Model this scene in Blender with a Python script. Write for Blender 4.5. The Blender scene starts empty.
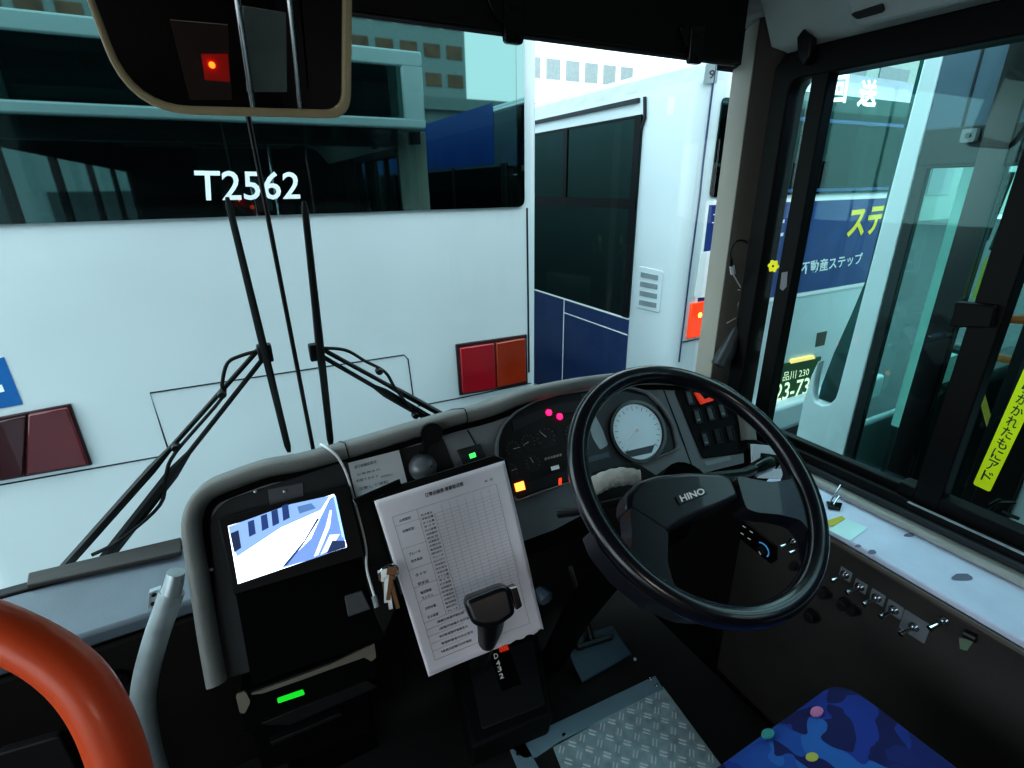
import bpy, math, random
import numpy as np
from mathutils import Vector as V, Matrix
random.seed(7)
SC = bpy.context.scene
COL = SC.collection

# ------------------------------------------------------------------ camera
F = 510.0
Zc = V((-18, 1316, 510)).normalized()
Xc = V((1026, 207, -510)); Xc = (Xc - Zc * Xc.dot(Zc)).normalized()
Yc = Zc.cross(Xc)
C = V((0, 0, 1.31))
cd = bpy.data.cameras.new('camera'); cam = bpy.data.objects.new('camera', cd); COL.objects.link(cam)
R3 = Matrix((Xc, Yc, Zc))
cam.matrix_world = Matrix.Translation(C) @ R3.to_4x4()
cd.sensor_width = 36; cd.lens = F / 1024 * 36; cd.clip_start = .02; cd.clip_end = 300
SC.camera = cam


def ray(px, py):
    d = V((px - 512, 384 - py, -F)); return V((d.dot(Xc), d.dot(Yc), d.dot(Zc)))


def P(px, py, n, p0):
    d = ray(px, py); n = V(n); t = (V(p0) - C).dot(n) / d.dot(n); return C + d * t


def atX(px, py, x): return P(px, py, (1, 0, 0), (x, 0, 0))
def atY(px, py, y): return P(px, py, (0, 1, 0), (0, y, 0))
def atZ(px, py, z): return P(px, py, (0, 0, 1), (0, 0, z))
def atD(px, py, d): return C + ray(px, py) * (d / F)


# ------------------------------------------------------------------ materials
def lin(h):
    h = h.lstrip('#'); o = []
    for i in (0, 2, 4):
        c = int(h[i:i + 2], 16) / 255
        o.append(c / 12.92 if c <= .04045 else ((c + .055) / 1.055) ** 2.4)
    return (*o, 1)


MATS = {}


def mat(name, hexc, rough=.5, metal=0., var=.12, scale=8., bump=0., bscale=200., spec=.5, emit=None, estr=0., coat=0.):
    if name in MATS: return MATS[name]
    m = bpy.data.materials.new(name); m.use_nodes = True
    nt = m.node_tree; b = nt.nodes['Principled BSDF']
    c = lin(hexc)
    tc = nt.nodes.new('ShaderNodeTexCoord')
    nz = nt.nodes.new('ShaderNodeTexNoise'); nz.inputs['Scale'].default_value = scale; nz.inputs['Detail'].default_value = 4
    nt.links.new(tc.outputs['Object'], nz.inputs['Vector'])
    cr = nt.nodes.new('ShaderNodeValToRGB')
    cr.color_ramp.elements[0].position = .3; cr.color_ramp.elements[1].position = .7
    cr.color_ramp.elements[0].color = (c[0] * (1 - var), c[1] * (1 - var), c[2] * (1 - var), 1)
    cr.color_ramp.elements[1].color = (min(1, c[0] * (1 + var)), min(1, c[1] * (1 + var)), min(1, c[2] * (1 + var)), 1)
    nt.links.new(nz.outputs['Fac'], cr.inputs['Fac'])
    nt.links.new(cr.outputs['Color'], b.inputs['Base Color'])
    b.inputs['Roughness'].default_value = rough; b.inputs['Metallic'].default_value = metal
    b.inputs['Specular IOR Level'].default_value = spec
    b.inputs['Coat Weight'].default_value = coat
    if bump:
        n2 = nt.nodes.new('ShaderNodeTexNoise'); n2.inputs['Scale'].default_value = bscale
        nt.links.new(tc.outputs['Object'], n2.inputs['Vector'])
        bp = nt.nodes.new('ShaderNodeBump'); bp.inputs['Strength'].default_value = bump; bp.inputs['Distance'].default_value = .002
        nt.links.new(n2.outputs['Fac'], bp.inputs['Height']); nt.links.new(bp.outputs['Normal'], b.inputs['Normal'])
    if emit:
        b.inputs['Emission Color'].default_value = lin(emit); b.inputs['Emission Strength'].default_value = estr
    MATS[name] = m
    return m


def mirror_mat(name, tint, dark, fac, rough=.02):
    m = bpy.data.materials.new(name); m.use_nodes = True; nt = m.node_tree
    for n in list(nt.nodes): nt.nodes.remove(n)
    o = nt.nodes.new('ShaderNodeOutputMaterial'); g = nt.nodes.new('ShaderNodeBsdfGlossy'); d = nt.nodes.new('ShaderNodeBsdfDiffuse')
    mx = nt.nodes.new('ShaderNodeMixShader')
    g.inputs['Color'].default_value = lin(tint); g.inputs['Roughness'].default_value = rough
    d.inputs['Color'].default_value = lin(dark)
    mx.inputs[0].default_value = fac
    nt.links.new(d.outputs[0], mx.inputs[1]); nt.links.new(g.outputs[0], mx.inputs[2]); nt.links.new(mx.outputs[0], o.inputs[0])
    MATS[name] = m
    return m


def pane_mat(name, tint, fac, gtint='ffffff'):
    m = bpy.data.materials.new(name); m.use_nodes = True; nt = m.node_tree
    for n in list(nt.nodes): nt.nodes.remove(n)
    o = nt.nodes.new('ShaderNodeOutputMaterial'); g = nt.nodes.new('ShaderNodeBsdfGlossy'); d = nt.nodes.new('ShaderNodeBsdfTransparent')
    mx = nt.nodes.new('ShaderNodeMixShader')
    g.inputs['Color'].default_value = lin(gtint); g.inputs['Roughness'].default_value = .01
    d.inputs['Color'].default_value = lin(tint)
    mx.inputs[0].default_value = fac
    nt.links.new(d.outputs[0], mx.inputs[1]); nt.links.new(g.outputs[0], mx.inputs[2]); nt.links.new(mx.outputs[0], o.inputs[0])
    MATS[name] = m
    return m


def emis(name, hexc, s):
    if name in MATS: return MATS[name]
    return mat(name, hexc, .5, var=.05, emit=hexc, estr=s)


bus_white = mat('bus_white_paint', 'd3dcdf', .28, var=.03, scale=2, coat=.3)
bus_white2 = mat('bus_pale_paint', 'd9e6ea', .3, var=.03, scale=2, coat=.3)
bus_navy = mat('bus_navy_paint', '26406f', .3, var=.08, coat=.3)
bus_blue = mat('bus_blue_paint', '1d4fa0', .3, var=.08, coat=.3)
seam = mat('seam_dark', '1a2026', .6)
blk = mat('black_plastic', '111214', .42, bump=.15)
frb = mat('frame_black', '060607', .5, spec=.25)
blkg = mat('black_gloss', '0b0c0e', .18)
blkr = mat('black_rubber', '0a0b0c', .6)
dash = mat('dash_grey', '7d7f7c', .5, bump=.35, bscale=420)
dashm = mat('dash_mid', '83878a', .55, bump=.35, bscale=420)
dashd = mat('dash_dark', '141618', .7, spec=.2, bump=.35, bscale=420)
wallm = mat('cab_lining', '262322', .8, spec=.15, bump=.3, bscale=150)
sidem = mat('side_console', '383331', .6, bump=.3, bscale=150, var=.2)
paper = mat('paper', 'e0dae0', .7, var=.03)
ink = mat('ink', '3c3a44', .8)
inkl = mat('ink_light', '8d8994', .8)
steel = mat('galvanised_steel', 'c2d0d4', .35, metal=.55, var=.1, scale=30)
chrome = mat('chrome', 'c9ced2', .15, metal=1.)
alu = mat('aluminium', 'b4c8d0', .4, metal=.25, var=.2, scale=40)
shelfm = mat('sill_white', 'd2dcf2', .45, var=.06, scale=14, bump=.1)
orange_r = mat('orange_rail', 'ff6434', .42, var=.1, scale=6, coat=.1)
cream = mat('mirror_cream', 'd9c9a0', .5)
redl = mat('lamp_red', '8e1020', .2, coat=.6, emit='8e1020', estr=.12)
redd = mat('lamp_dark_red', '3a0710', .2, coat=.6)
orgl = mat('lamp_orange', '8a2c10', .2, coat=.6, emit='8a2c10', estr=.08)
white = mat('white_lettering', 'eef3f5', .5, var=.02, emit='dfe8ea', estr=.1)
yellow = mat('yellow_sticker', 'dede1e', .5, emit='dede1e', estr=.35)  # emission brightens the sticker colour in place of light
glassT = mirror_mat('rear_window_glass', 'bfeeea', '04090b', .30)
glassB = mirror_mat('bus_window_glass', 'a8dcd6', '05090b', .09)
mirr = mirror_mat('mirror_glass', 'd8d4d0', '050404', .8, .01)
windp = pane_mat('windscreen_glass', 'eef8f8', .02)
sidep = pane_mat('side_window_glass', 'e4f7f6', .025, 'c8f0ee')
doorp = pane_mat('door_glass', 'cfe6e4', .04, 'c0eeea')
halfp = pane_mat('smoked_glass', '7f9a9a', .12)
asphalt = mat('asphalt', '4a4e50', .85, var=.2, bump=.4, bscale=60)
bldg = mat('building_white', 'dfe3e2', .8)
bldgt = mat('building_tan', '8d8a80', .8, var=.08)
bldgg = mat('building_grey', '7b898a', .8)
win_g = mat('building_window', '6f7c80', .3)
brown = mat('building_brown', '7a5a48', .8, var=.3, scale=1.5)
ceilm = mat('ceiling_panel', 'b4bdb8', .55, var=.05, bump=.05)

# ------------------------------------------------------------------ mesh builder


class Fr:
    """a plane in the world; px() turns a photo point into plane coordinates"""
    def __init__(s, p0, n):
        s.o = V(p0); s.n = V(n).normalized()
        up = V((0, 0, 1)) if abs(s.n.z) < .95 else V((0, 1, 0))
        s.u = up.cross(s.n).normalized(); s.v = s.n.cross(s.u)

    def px(s, x, y):
        q = P(x, y, s.n, s.o) - s.o; return (q.dot(s.u), q.dot(s.v))

    def at(s, a, b, w=0): return s.o + s.u * a + s.v * b + s.n * w
    def pxw(s, x, y, w=0): return s.at(*s.px(x, y), w)


class MB:
    def __init__(s): s.v = []; s.f = []

    def add(s, vs, fs):
        k = len(s.v); s.v += [V(q) for q in vs]; s.f += [tuple(i + k for i in f) for f in fs]; return s

    def loft(s, A, B, caps=True):
        n = len(A); fs = [(i, (i + 1) % n, n + (i + 1) % n, n + i) for i in range(n)]
        if caps: fs += [tuple(range(n))[::-1], tuple(range(n, 2 * n))]
        return s.add(list(A) + list(B), fs)

    def box(s, x0, x1, y0, y1, z0, z1):
        A = [(x0, y0, z0), (x1, y0, z0), (x1, y1, z0), (x0, y1, z0)]
        return s.loft(A, [(a, b, z1) for a, b, _ in A])

    def prism(s, fr, ab, w0, w1):
        return s.loft([fr.at(a, b, w0) for a, b in ab], [fr.at(a, b, w1) for a, b in ab])

    def ppx(s, fr, px, w0, w1): return s.prism(fr, [fr.px(*p) for p in px], w0, w1)

    def rect(s, fr, a0, a1, b0, b1, w0, w1): return s.prism(fr, [(a0, b0), (a1, b0), (a1, b1), (a0, b1)], w0, w1)

    def ring(s, fr, outer, inner, w0, w1):
        """outer and inner: same number of plane points"""
        n = len(outer); vs = []
        for L in (outer, inner):
            for w in (w0, w1): vs += [fr.at(a, b, w) for a, b in L]
        fs = []
        for i in range(n):
            j = (i + 1) % n
            fs += [(i, j, n + j, n + i), (2 * n + j, 2 * n + i, 3 * n + i, 3 * n + j), (n + i, n + j, 3 * n + j, 3 * n + i), (j, i, 2 * n + i, 2 * n + j)]
        return s.add(vs, fs)

    def tube(s, pts, r, n=10, closed=False, flat=1., flatdir=None):
        pts = [V(p) for p in pts]; m = len(pts)
        rs = r if isinstance(r, (list, tuple)) else [r] * m
        ref = V(flatdir) if flatdir else V((.123, .34, .93)); vs = []
        for i, p in enumerate(pts):
            a = pts[(i - 1) % m] if (closed or i) else p; b = pts[(i + 1) % m] if (closed or i < m - 1) else p
            t = (b - a).normalized(); u = t.cross(ref)
            if u.length < 1e-3: u = t.cross(V((1, 0, 0)))
            u.normalize(); w = u.cross(t).normalized()
            for k in range(n):
                an = 2 * math.pi * k / n; vs.append(p + u * (math.cos(an) * rs[i]) + w * (math.sin(an) * rs[i] * flat))
        fs = []
        for i in range(m if closed else m - 1):
            j = (i + 1) % m
            for k in range(n): fs.append((i * n + k, i * n + (k + 1) % n, j * n + (k + 1) % n, j * n + k))
        if not closed: fs += [tuple(range(n))[::-1], tuple(range((m - 1) * n, m * n))]
        return s.add(vs, fs)

    def lathe(s, o, ax, prof, n=24):
        ax = V(ax).normalized(); o = V(o); u = ax.orthogonal().normalized(); w = ax.cross(u); vs = []
        for r, h in prof:
            for k in range(n):
                an = 2 * math.pi * k / n; vs.append(o + ax * h + (u * math.cos(an) + w * math.sin(an)) * max(r, 1e-4))
        m = len(prof); fs = []
        for i in range(m - 1):
            for k in range(n): fs.append((i * n + k, i * n + (k + 1) % n, (i + 1) * n + (k + 1) % n, (i + 1) * n + k))
        fs += [tuple(range(n))[::-1], tuple(range((m - 1) * n, m * n))]
        return s.add(vs, fs)

    def grid(s, fn, nu, nv):
        vs = [fn(i / nu, j / nv) for j in range(nv + 1) for i in range(nu + 1)]
        fs = [(j * (nu + 1) + i, j * (nu + 1) + i + 1, (j + 1) * (nu + 1) + i + 1, (j + 1) * (nu + 1) + i) for j in range(nv) for i in range(nu)]
        return s.add(vs, fs)

    def text(s, txt, fr, quad, w=.0005, px=True, bold=0.):
        """lettering stretched over a quad TL,TR,BR,BL of photo points (px) or plane points"""
        cu = bpy.data.curves.new('t', 'FONT'); cu.body = txt; cu.size = 1; cu.offset = bold; cu.resolution_u = 3
        ob = bpy.data.objects.new('t', cu); COL.objects.link(ob)
        dg = bpy.context.evaluated_depsgraph_get(); me = bpy.data.meshes.new_from_object(ob.evaluated_get(dg))
        vs = [v.co.copy() for v in me.vertices]; fs = [tuple(p.vertices) for p in me.polygons]
        bpy.data.objects.remove(ob); bpy.data.curves.remove(cu); bpy.data.meshes.remove(me)
        if not vs: return s
        x0 = min(v.x for v in vs); x1 = max(v.x for v in vs); y0 = min(v.y for v in vs); y1 = max(v.y for v in vs)
        q = [V(fr.px(*p)) if px else V(p) for p in quad]
        out = []
        for v in vs:
            a = (v.x - x0) / (x1 - x0); b = (v.y - y0) / max(1e-6, (y1 - y0))
            top = q[0].lerp(q[1], a); bot = q[3].lerp(q[2], a); r = bot.lerp(top, b)
            out.append(fr.at(r.x, r.y, w))
        return s.add(out, fs)


WL = {}


def parent_loc(p): return WL[p.name] if p else V((0, 0, 0))


def build(mb, name, m, parent=None, bevel=0., seg=2, sub=0, origin=None, sharp=35):
    """link the mesh; a child is stored relative to its thing's base"""
    base = parent_loc(parent)
    if parent is None:
        if origin is None:
            xs = [v.x for v in mb.v]; ys = [v.y for v in mb.v]; zs = [v.z for v in mb.v]
            origin = V(((min(xs) + max(xs)) / 2, (min(ys) + max(ys)) / 2, min(zs)))
        off = V(origin)
    else: off = base
    me = bpy.data.meshes.new(name); me.from_pydata([tuple(v - off) for v in mb.v], [], mb.f); me.update()
    import bmesh
    bm = bmesh.new(); bm.from_mesh(me); bmesh.ops.recalc_face_normals(bm, faces=bm.faces); bm.to_mesh(me); bm.free()
    me.polygons.foreach_set('use_smooth', [True] * len(me.polygons)); me.set_sharp_from_angle(angle=math.radians(sharp))
    me.materials.append(m)
    o = bpy.data.objects.new(name, me); COL.objects.link(o)
    if parent is None: o.location = off
    else: o.parent = parent
    WL[o.name] = off
    if bevel:
        b = o.modifiers.new('bevel', 'BEVEL'); b.width = bevel; b.segments = seg; b.limit_method = 'ANGLE'; b.angle_limit = math.radians(40)
    if sub:
        b = o.modifiers.new('sub', 'SUBSURF'); b.levels = sub; b.render_levels = sub
    return o


def tag(o, label, cat, group=None):
    o['label'] = label; o['category'] = cat
    if group: o['group'] = group
    return o


def thing(name, label, cat, loc, group=None):
    o = bpy.data.objects.new(name, None); COL.objects.link(o); o.location = V(loc); o.empty_display_size = .05
    WL[o.name] = V(loc)
    return tag(o, label, cat, group)


def st(o): o['kind'] = 'structure'; return o


def rrect(a0, a1, b0, b1, r, n=5):
    o = []
    for cx, cy, s0 in ((a1 - r, b1 - r, 0), (a0 + r, b1 - r, 90), (a0 + r, b0 + r, 180), (a1 - r, b0 + r, 270)):
        for k in range(n + 1):
            an = math.radians(s0 + 90 * k / n); o.append((cx + r * math.cos(an), cy + r * math.sin(an)))
    return o


def rpoly(pts, r, n=5):
    """round the corners of a 2D polygon"""
    out = []; m = len(pts)
    rr = r if isinstance(r, (list, tuple)) else [r] * m
    for i in range(m):
        p = V(pts[i]); a = V(pts[i - 1]); b = V(pts[(i + 1) % m]); d1 = (a - p); d2 = (b - p)
        k = min(rr[i], d1.length * .45, d2.length * .45)
        q0 = p + d1.normalized() * k; q2 = p + d2.normalized() * k
        for j in range(n + 1):
            t = j / n; q = q0 * (1 - t) ** 2 + p * 2 * t * (1 - t) + q2 * t * t; out.append((q.x, q.y))
    return out


def smooth(pts, n=6):
    pts = [V(p) for p in pts]; out = []
    for i in range(len(pts) - 1):
        p0 = pts[max(0, i - 1)]; p1 = pts[i]; p2 = pts[i + 1]; p3 = pts[min(len(pts) - 1, i + 2)]
        for k in range(n):
            t = k / n
            out.append(.5 * ((2 * p1) + (p2 - p0) * t + (2 * p0 - 5 * p1 + 4 * p2 - p3) * t * t + (3 * p1 - p0 - 3 * p2 + p3) * t ** 3))
    out.append(pts[-1]); return out


# ================================================================== SETTING
WX = 1.20          # driver's window plane
WY = 1.25          # windscreen plane
GZ = -.84          # ground
st(build(MB().box(-30, 40, -25, 45, GZ - .05, GZ), 'ground', asphalt))
st(build(MB().box(-1.2, 1.0, -6, 1.2, -.05, 0), 'floor', mat('cab_floor', '1c1b1b', .7, var=.25, bump=.4, bscale=120)))
st(build(MB().box(-1.24, 1.24, -6, 1.2, 1.98, 2.04), 'ceiling', mat('roof_lining', '6a706d', .7)))
st(build(MB().box(-1.24, 1.24, -6.05, -6, -.7, 2.04), 'wall_back', wallm))
w = MB(); w.box(-1.25, -1.2, -6, 1.2, -.7, .75); w.box(-1.25, -1.2, -6, 1.2, 1.6, 2.04)
for y in (-5.9, -4.4, -2.9, -1.4, 0, 1.1): w.box(-1.25, -1.2, y, y + .09, .75, 1.6)
st(build(w, 'wall_left', wallm))
w = MB(); w.box(1.2, 1.27, -6, 1.1, -.7, .60); w.box(1.2, 1.27, -6, 1.1, 1.585, 2.04); w.box(1.2, 1.27, -6, -.9, .6, 1.585)
for y in (-5.9, -4.4, -2.9, -1.4, -.3): w.box(1.2, 1.27, y, y + .09, .6, 1.585)
w.box(1.205, 1.27, .90, .985, .6, 1.585)
st(build(w, 'wall_right', wallm))
# front of our own bus: panel under and over the windscreen
w = MB(); w.box(-1.25, 1.25, 1.235, 1.29, -.6, .515); w.box(-1.25, 1.25, 1.235, 1.29, 1.66, 1.72); w.box(-1.25, 1.25, 1.235, 1.29, 2.0, 2.09)
w.box(-1.249, -1.17, 1.236, 1.2885, .45, 2.07); w.box(1.11, 1.249, 1.236, 1.2885, 1.68, 2.07)
st(build(w, 'wall_front', bus_white, bevel=.012))
st(build(MB().box(-1.17, 1.13, 1.26, 1.275, 1.72, 2.0), 'window_3', glassB))
# windscreen
wsp = [(-1.17, 1.25), (-.2, 1.25), (.7, 1.25), (1.0, 1.245), (1.12, 1.225), (1.20, 1.17), (1.235, 1.09)]
wso = [(a + (.002 if a > 1.1 else 0), b + .004) for a, b in wsp]
pane = MB(); pl2 = wsp + wso[::-1]; nq = len(wsp)
pane.add([(a, b, z) for z in (.515, 1.66) for a, b in wsp], [(i, i + 1, nq + i + 1, nq + i) for i in range(nq - 1)])
w1 = st(build(pane, 'window_1', windp))
dv = MB().tube([atY(245, 108, 1.257), atY(313, 448, 1.257)] if 0 else [V((.074, 1.257, 1.66)), V((.094, 1.257, .515))], .0052, 8)
build(dv, 'divider_strip', blkr, w1)
rb = MB().box(-1.18, 1.13, 1.235, 1.262, .515, .532); build(rb, 'rubber_seal', blkr, w1, bevel=.003)

# front lining below the windscreen and ledge
w = MB().box(-1.2, 1.0, 1.12, 1.2, 0, .50); st(build(w, 'trim_1', wallm))
led = MB(); led.loft([(-1.2, 1.06, .505), (-1.2, 1.235, .528), (-1.2, 1.235, .49), (-1.2, 1.06, .47)], [(.2, 1.06, .505), (.2, 1.235, .528), (.2, 1.235, .49), (.2, 1.06, .47)])
st(build(led, 'trim_2', mat('ledge_blue_grey', '66727c', .5, var=.1, bump=.2), bevel=.008))
fl = MB().box(-1.2, .2, 1.05, 1.065, .0, .465)
t3 = st(build(fl, 'trim_3', wallm))
tr = MB(); tr.loft([atZ(28, 590, .53), atZ(182, 556, .53), atZ(182, 541, .534), atZ(30, 577, .534)], [q + V((0, 0, .012)) for q in (atZ(28, 590, .53), atZ(182, 556, .53), atZ(182, 541, .534), atZ(30, 577, .534))])
st(build(tr, 'trim_4', mat('seal_brown_grey', '3a3836', .6), bevel=.003))

# A pillar
ft = [(1.235, 1.078), (1.15, .947), (1.26, .95), (1.30, 1.12)]
w = MB().loft([(a, b, .50) for a, b in ft], [(a, b, 1.66) for a, b in ft])
st(build(w, 'trim_5', mat('pillar_lit_side', 'a9a397', .6, var=.04), bevel=.004, seg=2))  # lighter colour paints the side lit from the windscreen
ft = [(1.15, .947), (1.158, .932), (1.195, .90), (1.26, .90), (1.26, .95)]
w = MB().loft([(a, b, .50) for a, b in ft], [(a, b, 1.66) for a, b in ft])
st(build(w, 'trim_14', mat('pillar_shaded_side', '3f3a33', .6, var=.05), bevel=.003, seg=2))  # darker colour paints the pillar side turned away from the light

# side wall: white shelf under the driver's window and lining under it
sh = MB().loft([(1.03, .66, .60), (WX, .72, .60), (WX, -.6, .60), (.985, -.6, .60)], [(1.03, .66, .615), (WX, .72, .615), (WX, -.6, .615), (.985, -.6, .615)])
st(build(sh, 'trim_6', shelfm, bevel=.004))
stn = []
for i in range(16):
    pass
# raised kerb between shelf and frame
w = MB().box(1.155, 1.20, -.6, .70, .615, .632)
st(build(w, 'trim_7', mat('sill_cream', 'a6aaa6', .5), bevel=.006))
w = MB().box(1.175, 1.205, -.6, .90, .632, .650)
st(build(w, 'trim_8', mat('sill_rubber', '2b3438', .5), bevel=.004))
# side console below the shelf
ft = [(1.02, .68), (1.0, -.6), (1.19, -.6), (1.19, .68)]
w = MB().loft([(a, b, 0) for a, b in ft], [(a, b, .60) for a, b in ft]); st(build(w, 'trim_9', sidem))
rail = MB().tube([(1.022, .66, .597), (.988, -.5, .597)], .007, 8); st(build(rail, 'trim_10', mat('edge_strip', '4d463f', .5)))

# driver's window: frame, sliding sashes, panes
SF = Fr((WX, 0, 0), (-1, 0, 0))       # a = y*?  (u is horizontal, v is up)


def yz(y, z): q = V((WX, y, z)) - SF.o; return (q.dot(SF.u), q.dot(SF.v))


w2 = thing('window_2', '', '', (WX, 0, .65)); del w2['label']; del w2['category']; st(w2)
fo = MB(); out = rpoly([yz(.93, .63), yz(-.62, .63), yz(-.62, 1.585), yz(.93, 1.585)], [.02, .02, .02, .09]); inn = rpoly([yz(.868, .672), yz(-.56, .672), yz(-.56, 1.527), yz(.868, 1.527)], [.01, .01, .01, .03])
fo.ring(SF, out, inn, -.045, .018); build(fo, 'frame', frb, w2, bevel=.004)


def sash(y0, y1, w0, w1_, nm='sash_bar'):
    m = MB(); m.prism(SF, [yz(y0, .66), yz(y1, .66), yz(y1, 1.535), yz(y0, 1.535)], w0, w1_); return build(m, nm, frb, w2, bevel=.003)


sash(.818, .779, -.02, .015)
sash(.420, .372, -.03, .010)
sash(.10, .05, -.02, .005)
m = MB(); m.prism(SF, [yz(.45, .668), yz(-.5, .668), yz(-.5, .70), yz(.45, .70)], -.03, .008); build(m, 'sash_bar', frb, w2, bevel=.003)
m = MB(); m.prism(SF, [yz(.87, .668), yz(.44, .668), yz(.44, .69), yz(.87, .69)], -.022, .0); build(m, 'sash_bar', frb, w2, bevel=.003)
for y0, y1, ww in ((.868, .81, -.003), (.785, .41, -.010), (.39, -.5, -.022)):
    m = MB(); m.prism(SF, [yz(y0, .67), yz(y1, .67), yz(y1, 1.53), yz(y0, 1.53)], ww, ww + .003); build(m, 'pane', windp if y0 > .8 else sidep, w2)
# track lines
m = MB()
for k in range(3): m.tube([(WX - .012 - .006 * k, .42, .668 + .001 * k), (WX - .012 - .006 * k, -.5, .668)], .0016, 6)
build(m, 'track', steel, w2)
# latch block on the sliding sash
m = MB(); m.prism(SF, [SF.px(x, y) for x, y in ((963, 300), (1003, 304), (998, 326), (957, 325))], .008, .03); build(m, 'latch', frb, w2, bevel=.003)
# stickers on the window
m = MB(); fl_ = [];
cx, cy = SF.px(778, 265.5)
for k in range(48):
    a = 2 * math.pi * k / 48; r = .0135 + .0018 * math.cos(6 * a); fl_.append((cx + r * math.cos(a), cy + r * 1.05 * math.sin(a)))
m.prism(SF, fl_, .016, .019); o = tag(build(m, 'flower_sticker', yellow), 'round yellow flower-edged sticker on the narrow front pane of driver window', 'sticker')
m = MB(); m.lathe(SF.at(cx, cy, .019), SF.n, [(.003, 0), (.002, .001)], 12); build(m, 'centre_dot', blk, o)
m = MB(); m.ppx(SF, [(786, 272), (792, 271), (791, 286), (787, 290), (784, 288)], .0155, .0165); tag(build(m, 'grey_sticker', mat('sticker_grey', '8d9092', .6)), 'small worn grey sticker on black sash bar', 'sticker')

# ceiling duct above the driver's window
prof = [(1.20, 1.585), (1.17, 1.60), (1.13, 1.66), (1.08, 1.72), (1.0, 1.75), (.90, 1.78), (.86, 1.84), (.86, 1.98), (1.2, 1.98)]
w = MB().loft([(x, .92, z) for x, z in prof], [(x, -2.0, z) for x, z in prof]); st(build(w, 'trim_11', ceilm, sharp=60))
st(build(MB().box(1.143, 1.26, .93, 1.2, 1.66, 2.0), 'trim_13', ceilm, bevel=.01))
DF = Fr((1.13, 0, 1.66), (-.77, 0, -.64))
duct = thing('air_duct_cover', 'pale grey moulded overhead cover above the driver window', 'cover', (1.1, .3, 1.66))
m = MB(); m.prism(DF, rpoly([DF.px(842, -60), DF.px(862, 22), DF.px(1040, -22), DF.px(1100, -120)], .03), -.02, .03); build(m, 'cover_panel', mat('cover_grey', 'b9c2be', .5, var=.04), duct, bevel=.012, seg=3)
m = MB(); m.prism(DF, rpoly([DF.px(861, 3), DF.px(868, 8), DF.px(895, 0), DF.px(893, -8)], .004), .03, .034); build(m, 'latch_slot', blk, duct)
hk = MB(); hk.prism(Fr((1.17, 0, 0), (-1, 0, 0)), [Fr((1.17, 0, 0), (-1, 0, 0)).px(*p) for p in ((800, 38), (807, 29), (814, 36), (813, 56), (807, 66), (801, 57))], -.012, .012)
tag(build(hk, 'coat_hook', blk, bevel=.003), 'small black hook over the front corner of driver window', 'hook')

# black header board above the windscreen
hb = thing('header_board', 'black board over the windscreen with two bolted hinge brackets', 'board', (.4, .98, 1.575))
m = MB(); m.box(-1.15, 1.143, .975, 1.0, 1.576, 1.97); build(m, 'board', mat('header_black', '0c0b0d', .6), hb, bevel=.004)
m = MB(); m.tube([(-1.1, .985, 1.572), (1.13, .985, 1.572)], .004, 8); build(m, 'edge_rod', mat('rod', '55585c', .4, metal=.4), hb)
HF = Fr((0, .975, 1.6), (0, -1, 0))
for bx, by in ((510, 27), (692, 50)):
    m = MB(); a, b = HF.px(bx, by)
    m.prism(HF, rpoly([(a - .022, b + .045), (a + .025, b + .045), (a + .022, b - .028), (a - .016, b - .028)], .008), 0, .012)
    m.prism(HF, rpoly([(a - .05, b + .038), (a - .016, b + .045), (a - .016, b + .0), (a - .036, b + .01)], .008), 0, .009)
    br = build(m, 'hinge_bracket', blkg, hb, bevel=.002)
    for da, db in ((-.006, -.016), (.012, -.016), (-.006, .025), (.012, .025)):
        m = MB(); m.lathe(HF.at(a + da, b + db, .012), HF.n, [(.005, 0), (.005, .002), (.0025, .004)], 10)
        build(m, 'bolt', mat('bolt_dark', '2c2f33', .3, metal=.7), br)

# ================================================================== OUTSIDE: bus in front
TY = 2.40
TF = Fr((0, TY, 0), (0, -1, 0))
T = thing('white_bus', 'white bus parked nose to tail straight ahead, numbered T2562', 'bus', (.14, TY, GZ))


def footprint(x0, x1, y0, y1, r, n=6):
    return rpoly([(x0, y0), (x1, y0), (x1, y1), (x0, y1)], [r, r, .05, .05], n)


fp = footprint(-1.11, 1.452, TY, 13, .09)
m = MB(); m.loft([(a, b, -.6) for a, b in fp], [(a, b, 2.3) for a, b in fp]); build(m, 'body', bus_white, T)
m = MB(); m.box(-1.09, 1.43, TY + .05, 12.9, 2.3, 2.36); build(m, 'roof', bus_white2, T, bevel=.02)
# rear window
zb = 1.213
m = MB(); m.prism(TF, rpoly([(-1.04, zb), (1.352, zb), (1.352, 2.24), (-1.04, 2.24)], [.03, .04, .05, .05]), 0, .012); g = build(m, 'rear_window', glassT, T)
m = MB(); m.ring(TF, rpoly([(-1.04, zb), (1.352, zb), (1.352, 2.24), (-1.04, 2.24)], [.03, .04, .05, .05]), rpoly([(-.95, zb + .085), (1.31, zb + .085), (1.31, 2.16), (-.95, 2.16)], [.03, .04, .05, .05]), .0118, .0135)
build(m, 'black_border', mirror_mat('window_border', 'c8f0ee', '020304', .3), g)
m = MB(); m.text('T2562', TF, [(194, 170), (299, 172), (300, 199), (196, 201)], .0145, bold=.012); build(m, 'fleet_number', white, T)
# seams of the engine hatch
def line(mb, fr, pts, r=.0035, w=.0):
    mb.tube([fr.pxw(x, y, w) for x, y in pts], r, 6); return mb


m = MB(); line(m, TF, [(-60, 497), (0, 485), (163, 456), (168, 449), (150, 393), (404, 355), (408, 359), (413, 396)]); line(m, TF, [(418, 406), (460, 398), (531, 383)]); build(m, 'hatch_seam', seam, T)
m = MB(); line(m, TF, [(527, 208), (529, 372)], .006, -.002); build(m, 'corner_seam', seam, T)
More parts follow.
